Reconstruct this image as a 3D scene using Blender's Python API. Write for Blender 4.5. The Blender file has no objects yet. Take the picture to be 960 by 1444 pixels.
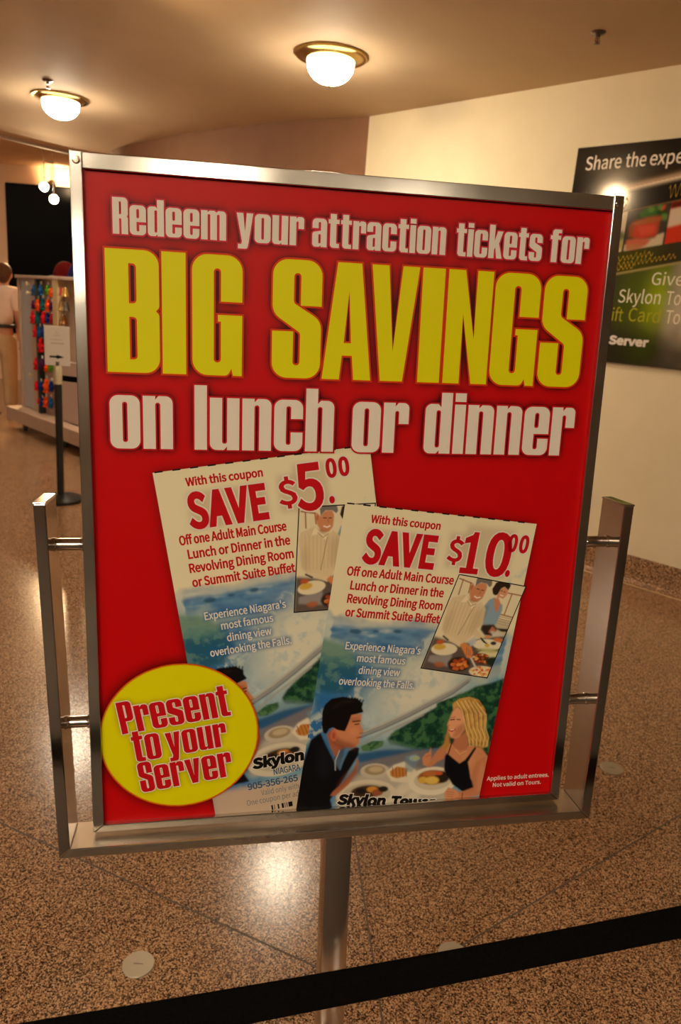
import bpy, bmesh, math, random
import numpy as np
from mathutils import Vector, Matrix
from mathutils.geometry import tessellate_polygon, delaunay_2d_cdt

random.seed(4)
RNG = np.random.default_rng(7)
SC = bpy.context.scene
COL = SC.collection
PI = math.pi

# ------------------------------------------------------------------ camera, world, exposure
F_PX = 1021.9
cam_d = bpy.data.cameras.new('camera')
cam_d.sensor_fit = 'VERTICAL'
cam_d.sensor_height = 24.0
cam_d.lens = F_PX / 1444 * 24.0
cam_d.clip_start = 0.05
cam_d.clip_end = 60
cam_d.dof.use_dof = True
cam_d.dof.focus_distance = 0.84
cam_d.dof.aperture_fstop = 6.5
cam = bpy.data.objects.new('camera', cam_d)
COL.objects.link(cam)
cx = Vector((0.9968307, 0.0208779, 0.0767635))
cy = Vector((0.0795520, -0.2616119, -0.9618891))
cz = Vector((0.0, 0.9649473, -0.2624437))
cam.matrix_world = Matrix(((cx.x, -cy.x, -cz.x, 0.0), (cx.y, -cy.y, -cz.y, 0.0),
                           (cx.z, -cy.z, -cz.z, 1.45), (0, 0, 0, 1)))
SC.camera = cam

world = bpy.data.worlds.new('world')
world.use_nodes = True
world.node_tree.nodes['Background'].inputs[0].default_value = (0.9, 0.62, 0.38, 1)
world.node_tree.nodes['Background'].inputs[1].default_value = 0.02
SC.world = world
SC.view_settings.view_transform = 'Standard'
SC.view_settings.look = 'None'
SC.view_settings.exposure = 0.35
SC.view_settings.gamma = 1.0
SC.view_settings.use_curve_mapping = False
try:
    SC.cycles.use_denoising = True
    SC.cycles.max_bounces = 8
    SC.cycles.diffuse_bounces = 4
    SC.cycles.sample_clamp_indirect = 6.0
except Exception:
    pass

LAMP_RADIANCE = 215.0
LAMP_SIDE = 4.0
LAMP_COLOR = (1.0, 0.83, 0.60)
SPOT_POWER = 150.0

CEIL = 2.88
SHOP_CEIL = 3.27


# ------------------------------------------------------------------ helpers
def lin(r, g, b):
    def f(c):
        c /= 255.0
        return c / 12.92 if c <= 0.04045 else ((c + 0.055) / 1.055) ** 2.4
    return (f(r), f(g), f(b))


def mat(name, color, rough=0.5, metal=0.0, spec=0.5, emit=None, strength=0.0, coat=0.0):
    m = bpy.data.materials.new(name)
    m.use_nodes = True
    b = m.node_tree.nodes['Principled BSDF']
    b.inputs['Base Color'].default_value = (*color, 1)
    b.inputs['Roughness'].default_value = rough
    b.inputs['Metallic'].default_value = metal
    b.inputs['Specular IOR Level'].default_value = spec
    if coat:
        b.inputs['Coat Weight'].default_value = coat
        b.inputs['Coat Roughness'].default_value = 0.08
    if emit:
        b.inputs['Emission Color'].default_value = (*emit, 1)
        b.inputs['Emission Strength'].default_value = strength
    return m


def noise_mat(name, c0, c1, scale, rough=0.5, metal=0.0, spec=0.4, bump=0.0, detail=4.0, stretch=None, rough_var=0.0):
    m = mat(name, c0, rough, metal, spec)
    nt = m.node_tree
    b = nt.nodes['Principled BSDF']
    tc = nt.nodes.new('ShaderNodeTexCoord')
    mp = nt.nodes.new('ShaderNodeMapping')
    if stretch:
        mp.inputs['Scale'].default_value = stretch
    n = nt.nodes.new('ShaderNodeTexNoise')
    n.inputs['Scale'].default_value = scale
    n.inputs['Detail'].default_value = detail
    r = nt.nodes.new('ShaderNodeValToRGB')
    r.color_ramp.elements[0].position = 0.3
    r.color_ramp.elements[0].color = (*c0, 1)
    r.color_ramp.elements[1].position = 0.7
    r.color_ramp.elements[1].color = (*c1, 1)
    nt.links.new(tc.outputs['Object'], mp.inputs['Vector'])
    nt.links.new(mp.outputs[0], n.inputs['Vector'])
    nt.links.new(n.outputs['Fac'], r.inputs[0])
    nt.links.new(r.outputs[0], b.inputs['Base Color'])
    if rough_var:
        mr = nt.nodes.new('ShaderNodeMapRange')
        mr.inputs['To Min'].default_value = rough - rough_var
        mr.inputs['To Max'].default_value = rough + rough_var
        nt.links.new(n.outputs['Fac'], mr.inputs['Value'])
        nt.links.new(mr.outputs[0], b.inputs['Roughness'])
    if bump:
        bp = nt.nodes.new('ShaderNodeBump')
        bp.inputs['Strength'].default_value = bump
        bp.inputs['Distance'].default_value = 0.002
        nt.links.new(n.outputs['Fac'], bp.inputs['Height'])
        nt.links.new(bp.outputs[0], b.inputs['Normal'])
    return m


def print_mat(name, rough=0.42, spec=0.35):
    """ink printed on a sheet: colours come from the sheet's own colour attribute"""
    m = mat(name, (1, 1, 1), rough, 0.0, spec)
    nt = m.node_tree
    a = nt.nodes.new('ShaderNodeVertexColor')
    a.layer_name = 'ink'
    nt.links.new(a.outputs['Color'], nt.nodes['Principled BSDF'].inputs['Base Color'])
    return m


def terrazzo(name, scale, rough):
    m = mat(name, (0.3, 0.17, 0.1), rough, 0, 0.36)
    nt = m.node_tree
    b = nt.nodes['Principled BSDF']
    tc = nt.nodes.new('ShaderNodeTexCoord')
    nz = nt.nodes.new('ShaderNodeTexNoise')
    nz.inputs['Scale'].default_value = scale * 1.1
    nz.inputs['Detail'].default_value = 2.0
    mixv = nt.nodes.new('ShaderNodeVectorMath')
    mixv.operation = 'MULTIPLY_ADD'
    mixv.inputs[1].default_value = (0.006, 0.006, 0.006)
    v = nt.nodes.new('ShaderNodeTexVoronoi')
    v.inputs['Scale'].default_value = scale
    sep = nt.nodes.new('ShaderNodeSeparateColor')
    r = nt.nodes.new('ShaderNodeValToRGB')
    el = r.color_ramp.elements
    el[0].position = 0.0
    el[0].color = (*lin(32, 20, 15), 1)
    el[1].position = 1.0
    el[1].color = (*lin(234, 198, 158), 1)
    for p, c in ((0.26, (58, 37, 27)), (0.40, (112, 76, 53)), (0.60, (190, 140, 100)), (0.82, (220, 172, 128))):
        e = el.new(p)
        e.color = (*lin(*c), 1)
    big = nt.nodes.new('ShaderNodeTexNoise')
    big.inputs['Scale'].default_value = 2.2
    big.inputs['Detail'].default_value = 3.0
    mr = nt.nodes.new('ShaderNodeMapRange')
    mr.inputs['To Min'].default_value = 0.74
    mr.inputs['To Max'].default_value = 0.96
    mul = nt.nodes.new('ShaderNodeMix')
    mul.data_type = 'RGBA'
    mul.blend_type = 'MULTIPLY'
    mul.inputs['Factor'].default_value = 1.0
    L = nt.links.new
    L(tc.outputs['Object'], nz.inputs['Vector'])
    L(nz.outputs['Color'], mixv.inputs[0])
    L(tc.outputs['Object'], mixv.inputs[2])
    L(mixv.outputs[0], v.inputs['Vector'])
    L(v.outputs['Color'], sep.inputs[0])
    L(sep.outputs[0], r.inputs[0])
    L(tc.outputs['Object'], big.inputs['Vector'])
    L(big.outputs['Fac'], mr.inputs['Value'])
    L(r.outputs[0], mul.inputs['A'])
    L(mr.outputs[0], mul.inputs['B'])
    L(mul.outputs['Result'], b.inputs['Base Color'])
    # slow ripple of the polish, so lamps mirror as broken glints
    rip = nt.nodes.new('ShaderNodeTexNoise')
    rip.inputs['Scale'].default_value = 55.0
    rip.inputs['Detail'].default_value = 1.0
    bp = nt.nodes.new('ShaderNodeBump')
    bp.inputs['Strength'].default_value = 0.10
    bp.inputs['Distance'].default_value = 0.002
    L(tc.outputs['Object'], rip.inputs['Vector'])
    L(rip.outputs['Fac'], bp.inputs['Height'])
    L(bp.outputs[0], b.inputs['Normal'])
    return m


M = {}
M['steel'] = noise_mat('brushed_steel', (0.62, 0.60, 0.57), (0.78, 0.76, 0.73), 14, 0.15, 1.0, 0.5, 0.0, 5, None, 0.05)
M['steel_dark'] = mat('steel_screw', (0.62, 0.56, 0.48), 0.15, 1.0)
M['tube'] = noise_mat('polished_tube', (0.52, 0.47, 0.43), (0.62, 0.57, 0.53), 9, 0.13, 1.0, 0.5, 0.0, 4, None, 0.05)
M['print'] = print_mat('printed_sheet', 0.36, 0.16)
M['ink_white'] = mat('ink_white', lin(232, 222, 210), 0.42, 0, 0.15)
M['ink_yellow'] = mat('ink_yellow', lin(226, 222, 0), 0.42, 0, 0.15)
M['ink_red'] = mat('ink_red', lin(196, 14, 26), 0.42, 0, 0.15)
M['ink_pink'] = mat('ink_pink', lin(206, 40, 62), 0.42, 0, 0.15)
M['ink_orange'] = mat('ink_orange', lin(214, 58, 4), 0.42, 0, 0.15)
M['ink_black'] = mat('ink_black', lin(14, 12, 10), 0.42, 0, 0.15)
M['ink_cream'] = mat('ink_cream', lin(226, 222, 206), 0.42, 0, 0.15)
M['ink_blue'] = mat('ink_blue', lin(50, 88, 122), 0.42, 0, 0.15)
M['ink_grey'] = mat('ink_grey', lin(104, 118, 122), 0.42, 0, 0.15)
M['ink_gold'] = mat('ink_gold', lin(186, 150, 40), 0.42, 0, 0.15)
M['ink_lime'] = mat('ink_lime', lin(176, 170, 30), 0.42, 0, 0.15)
M['board'] = mat('grey_board', lin(90, 85, 80), 0.7)



def dome_mat():
    """opal glass lit from inside: brightest where it faces down, dimmer at its upright sides"""
    m = mat('lamp_glass', (0.9, 0.85, 0.75), 0.3, 0, 0.5, LAMP_COLOR, 1.0)
    nt = m.node_tree
    b = nt.nodes['Principled BSDF']
    g = nt.nodes.new('ShaderNodeNewGeometry')
    sp_ = nt.nodes.new('ShaderNodeSeparateXYZ')
    mr = nt.nodes.new('ShaderNodeMapRange')
    mr.inputs['From Min'].default_value = -0.30
    mr.inputs['From Max'].default_value = -0.95
    mr.inputs['To Min'].default_value = LAMP_SIDE
    mr.inputs['To Max'].default_value = LAMP_RADIANCE
    nt.links.new(g.outputs['Normal'], sp_.inputs[0])
    nt.links.new(sp_.outputs['Z'], mr.inputs['Value'])
    nt.links.new(mr.outputs[0], b.inputs['Emission Strength'])
    return m


M['brass'] = noise_mat('brass', (0.52, 0.36, 0.10), (0.66, 0.48, 0.16), 8, 0.22, 1.0)
M['dome'] = dome_mat()
M['ceiling'] = noise_mat('ceiling_paint', lin(208, 184, 152), lin(214, 190, 157), 3, 0.75, 0, 0.2)
M['wall'] = noise_mat('wall_paint', lin(232, 218, 186), lin(238, 224, 193), 5, 0.7, 0, 0.25, 0.05)
M['wall_tan'] = noise_mat('tan_wall_warm_lit', lin(138, 100, 76), lin(146, 106, 81), 5, 0.7, 0, 0.2)  # tan tone partly stands for the brown of warm light on this wall
M['wall_room'] = noise_mat('far_side_paint', lin(104, 84, 68), lin(112, 90, 72), 2, 0.6, 0, 0.3)
M['shop'] = noise_mat('shop_paint', lin(236, 200, 160), lin(240, 206, 168), 2, 0.7, 0, 0.2)
M['floor'] = terrazzo('terrazzo', 390, 0.20)
M['base'] = terrazzo('terrazzo_base', 260, 0.4)
M['strip'] = mat('joint_strip', lin(84, 68, 52), 0.6)
M['plug'] = mat('floor_plug_metal', (0.44, 0.39, 0.31), 0.42, 0.7)
M['belt'] = noise_mat('black_webbing', (0.002, 0.002, 0.002), (0.005, 0.0045, 0.0045), 300, 0.9, 0, 0.05, 0.3)
M['black'] = mat('black_powder_coat', (0.012, 0.011, 0.011), 0.45)
M['black_glass'] = mat('dark_glass', (0.003, 0.003, 0.004), 0.38, 0, 0.06)
M['paper'] = mat('paper', lin(236, 226, 214), 0.7)
M['kiosk'] = noise_mat('kiosk_laminate', lin(182, 154, 132), lin(194, 164, 140), 6, 0.55)
M['kiosk_grey'] = noise_mat('kiosk_panel', lin(174, 172, 170), lin(184, 180, 178), 12, 0.6)
M['kiosk_beige'] = mat('kiosk_post', lin(208, 176, 128), 0.5)
M['kiosk_pale'] = mat('kiosk_drawer', lin(198, 170, 156), 0.5)
M['rubber'] = mat('rubber', (0.03, 0.035, 0.03), 0.7)
M['chrome'] = mat('chrome', (0.6, 0.58, 0.55), 0.15, 1)
M['bulb'] = mat('hot_bulb', (1, 1, 1), 0.4, 0, 0.5, (1.0, 0.74, 0.44), 45.0)
M['skin'] = mat('skin', lin(206, 150, 118), 0.55)
M['hair'] = noise_mat('brown_hair', lin(74, 42, 22), lin(104, 62, 34), 60, 0.6, 0, 0.3, 0.4)
M['shirt'] = noise_mat('peach_shirt', lin(226, 202, 184), lin(236, 212, 194), 8, 0.85, 0, 0.1, 0.2)
M['trousers'] = noise_mat('khaki', lin(196, 166, 126), lin(206, 176, 134), 10, 0.85, 0, 0.1, 0.2)
M['leather'] = mat('dark_leather', lin(40, 26, 18), 0.5)
M['bag'] = noise_mat('orange_bag', lin(206, 84, 20), lin(120, 34, 14), 24, 0.6)


# ---- linking
def link(name, me, parent=None):
    o = bpy.data.objects.new(name, me)
    COL.objects.link(o)
    if parent is not None:
        o.parent = parent
    return o


def obj(name, bm, material, parent=None, smooth=False):
    me = bpy.data.meshes.new(name)
    bmesh.ops.recalc_face_normals(bm, faces=bm.faces)
    bm.to_mesh(me)
    bm.free()
    me.materials.append(material)
    if smooth:
        for p in me.polygons:
            p.use_smooth = True
        try:
            me.set_sharp_from_angle(angle=math.radians(38))
        except Exception:
            pass
    return link(name, me, parent)


def tag(o, label, cat, group=None):
    o['label'] = label
    o['category'] = cat
    if group:
        o['group'] = group
    return o


def thing(name, label, cat, loc=(0, 0, 0), rotz=0.0, group=None):
    o = bpy.data.objects.new(name, None)
    COL.objects.link(o)
    o.empty_display_size = 0.1
    o.location = loc
    o.rotation_euler = (0, 0, rotz)
    return tag(o, label, cat, group)


def struct(name, bm, m, smooth=False):
    o = obj(name, bm, m, None, smooth)
    o['kind'] = 'structure'
    return o


def dup(root, loc, rotz, label, group=None):
    r = root.copy()
    COL.objects.link(r)
    r.location = loc
    r.rotation_euler = (0, 0, rotz)
    r['label'] = label
    if group:
        r['group'] = group
    for ch in list(root.children):
        c = ch.copy()
        COL.objects.link(c)
        c.parent = r
        for g in list(ch.children):
            d = g.copy()
            COL.objects.link(d)
            d.parent = c
    return r


# ---- bmesh shapes
def add_box(bm, x0, x1, y0, y1, z0, z1, bevel=0.0, seg=2):
    vs = [bm.verts.new(p) for p in ((x0, y0, z0), (x1, y0, z0), (x1, y1, z0), (x0, y1, z0),
                                    (x0, y0, z1), (x1, y0, z1), (x1, y1, z1), (x0, y1, z1))]
    fs = [bm.faces.new([vs[i] for i in q]) for q in
          ((0, 3, 2, 1), (4, 5, 6, 7), (0, 1, 5, 4), (1, 2, 6, 5), (2, 3, 7, 6), (3, 0, 4, 7))]
    if bevel:
        es = list({e for f in fs for e in f.edges})
        bmesh.ops.bevel(bm, geom=es, offset=bevel, segments=seg, affect='EDGES', profile=0.6)
    return vs


def box(x0, x1, y0, y1, z0, z1, bevel=0.0):
    bm = bmesh.new()
    add_box(bm, x0, x1, y0, y1, z0, z1, bevel)
    return bm


def add_hexa(bm, pts, bevel=0.0):
    """eight corners ordered like add_box"""
    vs = [bm.verts.new(p) for p in pts]
    fs = [bm.faces.new([vs[i] for i in q]) for q in
          ((0, 3, 2, 1), (4, 5, 6, 7), (0, 1, 5, 4), (1, 2, 6, 5), (2, 3, 7, 6), (3, 0, 4, 7))]
    if bevel:
        es = list({e for f in fs for e in f.edges})
        bmesh.ops.bevel(bm, geom=es, offset=bevel, segments=2, affect='EDGES', profile=0.6)


def add_lathe(bm, prof, seg=40, origin=(0, 0, 0), mtx=None):
    """prof: (radius, z) list; revolved about local z"""
    rings = []
    o = Vector(origin)
    for r, z in prof:
        if r < 1e-6:
            v = Vector((0, 0, z))
            v = (mtx @ v if mtx else v) + o
            rings.append([bm.verts.new(v)])
        else:
            ring = []
            for i in range(seg):
                a = 2 * PI * i / seg
                v = Vector((r * math.cos(a), r * math.sin(a), z))
                v = (mtx @ v if mtx else v) + o
                ring.append(bm.verts.new(v))
            rings.append(ring)
    for A, B in zip(rings[:-1], rings[1:]):
        if len(A) == 1 and len(B) == 1:
            continue
        for i in range(seg):
            j = (i + 1) % seg
            if len(A) == 1:
                bm.faces.new((A[0], B[i], B[j]))
            elif len(B) == 1:
                bm.faces.new((A[i], B[0], A[j]))
            else:
                bm.faces.new((A[i], B[i], B[j], A[j]))
    for ring, first in ((rings[0], True), (rings[-1], False)):
        if len(ring) > 1:
            bm.faces.new(ring if first else ring[::-1])


def lathe(prof, seg=40, origin=(0, 0, 0), mtx=None):
    bm = bmesh.new()
    add_lathe(bm, prof, seg, origin, mtx)
    return bm


def frame_to(d):
    d = Vector(d).normalized()
    return d.to_track_quat('Z', 'Y').to_matrix()


def add_rod(bm, a, b, r, seg=16, r2=None):
    a, b = Vector(a), Vector(b)
    L = (b - a).length
    add_lathe(bm, [(r, 0), (r2 if r2 is not None else r, L)], seg, a, frame_to(b - a))


def add_tube(bm, pts, r, seg=10):
    pts = [Vector(p) for p in pts]
    rings = []
    for i, p in enumerate(pts):
        d = pts[min(i + 1, len(pts) - 1)] - pts[max(i - 1, 0)]
        m = frame_to(d)
        rr = r[i] if isinstance(r, (list, tuple)) else r
        rings.append([bm.verts.new(p + m @ Vector((rr * math.cos(2 * PI * k / seg), rr * math.sin(2 * PI * k / seg), 0)))
                      for k in range(seg)])
    for A, B in zip(rings[:-1], rings[1:]):
        for k in range(seg):
            bm.faces.new((A[k], A[(k + 1) % seg], B[(k + 1) % seg], B[k]))
    bm.faces.new(rings[0][::-1])
    bm.faces.new(rings[-1])


def add_ellipsoid(bm, c, r, seg=18, rings=12, mtx=None):
    pr = []
    for i in range(rings + 1):
        t = PI * i / rings
        pr.append((math.sin(t), -math.cos(t)))
    pr[0] = (0, -1)
    pr[-1] = (0, 1)
    S = Matrix.Diagonal(Vector(r))
    add_lathe(bm, pr, seg, c, (mtx @ S) if mtx else S)


# ------------------------------------------------------------------ the room
def poly_prism(pts, z0, z1):
    bm = bmesh.new()
    a = [bm.verts.new((x, y, z0)) for x, y in pts]
    b = [bm.verts.new((x, y, z1)) for x, y in pts]
    n = len(pts)
    bm.faces.new(a[::-1])
    bm.faces.new(b)
    for i in range(n):
        j = (i + 1) % n
        bm.faces.new((a[i], a[j], b[j], b[i]))
    return bm


def wall_strip(pts, z0, z1, thick):
    """vertical wall along a polyline (room on its left hand going along pts), thickness away from the room"""
    P = [Vector((x, y)) for x, y in pts]
    off = []
    for i in range(len(P)):
        d = P[min(i + 1, len(P) - 1)] - P[max(i - 1, 0)]
        d.normalize()
        off.append(Vector((d.y, -d.x)) * thick)
    bm = bmesh.new()
    q = []
    for p, o in zip(P, off):
        q.append([bm.verts.new((p.x, p.y, z0)), bm.verts.new((p.x, p.y, z1)),
                  bm.verts.new((p.x + o.x, p.y + o.y, z1)), bm.verts.new((p.x + o.x, p.y + o.y, z0))])
    for A, B in zip(q[:-1], q[1:]):
        for k in range(4):
            bm.faces.new((A[k], A[(k + 1) % 4], B[(k + 1) % 4], B[k]))
    bm.faces.new(q[0])
    bm.faces.new(q[-1][::-1])
    return bm


CORNER = Vector((-0.0185, 5.963))
WD = Vector((0.730, -0.683)).normalized()     # along the right wall, coming towards the viewer
WN = Vector((-WD.y, WD.x))                    # points away from the room
RW_END = CORNER + WD * 9.0

struct('floor', poly_prism([(-9.5, -8.5), (9.5, -8.5), (9.5, 13), (-9.5, 13)], -0.1, 0.0), M['floor'])
far_pts = [(-0.0185, 5.963), (-0.18, 6.05), (-0.46, 6.2), (-0.75, 6.37), (-1.2, 6.68), (-1.72, 7.09), (-2.25, 7.6), (-2.62, 8.05), (-2.78, 8.5)]
struct('wall_right', wall_strip([tuple(RW_END), tuple(CORNER)], 0.0, SHOP_CEIL + 0.1, 0.15), M['wall'])
struct('wall_far', wall_strip(far_pts + [(-2.8, 9.5), (-2.8, 12.0)], 0.0, SHOP_CEIL + 0.1, 0.15), M['wall_tan'], True)
struct('wall_shop', wall_strip([(-2.8, 12.0), (-9.0, 12.0)], 0.0, SHOP_CEIL + 0.1, 0.15), M['shop'])
struct('wall_left', wall_strip([(-9.0, 12.0), (-9.0, -8.0)], 0.0, SHOP_CEIL + 0.1, 0.15), M['wall_room'])
struct('wall_back', wall_strip([(-9.0, -8.0), (5.0, -8.0), tuple(RW_END)], 0.0, SHOP_CEIL + 0.1, 0.15), M['wall_room'])
# the low ceiling ends in a curved edge at the shop; a higher ceiling lies beyond it
edge = []
for t in np.linspace(0, 1, 18):
    a = math.radians(22 + 92 * t)
    edge.append((-9.6 + 6.85 * math.cos(a * 0.62 + 0.10), 4.55 + 6.85 * math.sin(a * 0.62 + 0.10) - 0.0))
edge = [(-2.84, 8.50), (-3.16, 8.28), (-3.38, 8.02), (-3.60, 7.72), (-3.95, 7.30), (-4.5, 6.85), (-5.3, 6.45), (-6.4, 6.2), (-7.6, 6.1), (-9.0, 6.1)]
ceil_poly = [tuple(RW_END + WN * 0.1)] + [(p[0] + 0.06, p[1] + 0.05) for p in far_pts] + edge + [(-9.1, -8.1), (5.1, -8.1)]


def tess_slab(pts, z0, z1):
    tris = tessellate_polygon([[Vector((x, y, 0)) for x, y in pts]])
    bm = bmesh.new()
    a = [bm.verts.new((x, y, z0)) for x, y in pts]
    b = [bm.verts.new((x, y, z1)) for x, y in pts]
    for t in tris:
        try:
            bm.faces.new([a[i] for i in t])
            bm.faces.new([b[i] for i in t][::-1])
        except ValueError:
            pass
    n = len(pts)
    for i in range(n):
        j = (i + 1) % n
        bm.faces.new((a[i], a[j], b[j], b[i]))
    return bm


struct('ceiling', tess_slab(ceil_poly, CEIL, CEIL + 0.12), M['ceiling'])
struct('ceiling_shop', poly_prism([(-9.1, 5.6), (-2.0, 5.6), (-2.0, 12.1), (-9.1, 12.1)], SHOP_CEIL, SHOP_CEIL + 0.1), M['shop'])
# upstand that closes the gap between the two ceilings
struct('trim_1', wall_strip(edge[::-1], CEIL - 0.03, SHOP_CEIL, 0.03), mat('soffit_edge', lin(150, 122, 98), 0.7), True)

# coved terrazzo base along the right wall
bm = bmesh.new()
prof = [(0.0, 0.165), (-0.006, 0.165), (-0.012, 0.160), (-0.014, 0.05), (-0.02, 0.024), (-0.034, 0.010), (-0.055, 0.004), (-0.055, 0.0), (0.0, 0.0)]
rows = []
for s in (0.0, 9.0):
    p = CORNER + WD * s
    rows.append([bm.verts.new((p.x + WN.x * a, p.y + WN.y * a, z)) for a, z in prof])
for k in range(len(prof)):
    j = (k + 1) % len(prof)
    bm.faces.new((rows[0][k], rows[0][j], rows[1][j], rows[1][k]))
bm.faces.new(rows[0])
bm.faces.new(rows[1][::-1])
struct('baseboard_right', bm, M['base'])
bm = bmesh.new()
p0, p1 = CORNER + WD * 0.02 - WN * 0.056, CORNER + WD * 9.0 - WN * 0.056
for (za, zb, wa, wb) in ((0.0, 0.0012, 0.0, 0.012),):
    a, b = p0 - WN * wb, p1 - WN * wb
    add_hexa(bm, [(p0.x, p0.y, za), (p1.x, p1.y, za), (b.x, b.y, za), (a.x, a.y, za),
                  (p0.x, p0.y, zb), (p1.x, p1.y, zb), (b.x, b.y, zb), (a.x, a.y, zb)])
struct('trim_2', bm, mat('pale_joint', lin(206, 180, 138), 0.4))

# thin divider strips in the terrazzo
bm = bmesh.new()


def strip(a, b, w=0.0045):
    a, b = Vector(a), Vector(b)
    d = (b - a).normalized()
    n = Vector((-d.y, d.x)) * w / 2
    add_hexa(bm, [(*(a - n), -0.001), (*(b - n), -0.001), (*(b + n), -0.001), (*(a + n), -0.001),
                  (*(a - n), 0.0005), (*(b - n), 0.0005), (*(b + n), 0.0005), (*(a + n), 0.0005)])


strip((-1.65, 2.04), (0.17, 1.275))
strip((0.075, 2.15), (0.17, 1.275))
strip((0.17, 1.275), (1.80, 2.47))
strip((0.17, 1.275), (0.26, 0.4))
struct('trim_3', bm, M['strip'])

# unseen dark floor added behind the viewer so the steel mirrors dark
struct('floor_dark_added', poly_prism([(-9.0, -8.0), (5.0, -8.0), (6.4, -0.35), (-9.0, -0.35)], 0.0, 0.006), noise_mat('added_dark_floor', (0.06, 0.048, 0.040), (0.10, 0.080, 0.064), 120, 0.95, 0, 0.1))

# dark window of the shop's far wall
bm = bmesh.new()
add_box(bm, -5.55, -3.0, 11.965, 11.995, 0.75, 3.01, 0.02)
struct('window_1', bm, M['black_glass'])


# ------------------------------------------------------------------ lettering: heavy condensed capitals and small letters
def fillet(pts):
    """(x, y, radius) corners -> dense closed outline"""
    out = []
    n = len(pts)
    for i in range(n):
        p = pts[i]
        x, y = p[0], p[1]
        r = p[2] if len(p) > 2 else 0.0
        if r <= 0:
            out.append((x, y))
            continue
        a = Vector(pts[i - 1][:2]) - Vector((x, y))
        b = Vector(pts[(i + 1) % n][:2]) - Vector((x, y))
        la, lb = a.length, b.length
        a.normalize()
        b.normalize()
        ang = a.angle(b)
        if ang > 3.1 or ang < 0.02:
            out.append((x, y))
            continue
        t = min(r / math.tan(ang / 2), la * 0.499, lb * 0.499)
        r = t * math.tan(ang / 2)
        bis = (a + b).normalized()
        c = Vector((x, y)) + bis * (r / math.sin(ang / 2))
        s = Vector((x, y)) + a * t - c
        e = Vector((x, y)) + b * t - c
        a0 = math.atan2(s.y, s.x)
        a1 = math.atan2(e.y, e.x)
        d = (a1 - a0 + PI) % (2 * PI) - PI
        k = max(3, int(abs(d) / 0.22))
        for q in range(k + 1):
            w = a0 + d * q / k
            out.append((c.x + r * math.cos(w), c.y + r * math.sin(w)))
    return out


def rr(x0, y0, x1, y1, r=0.0):
    return [(x0, y0, r), (x1, y0, r), (x1, y1, r), (x0, y1, r)]


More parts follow.
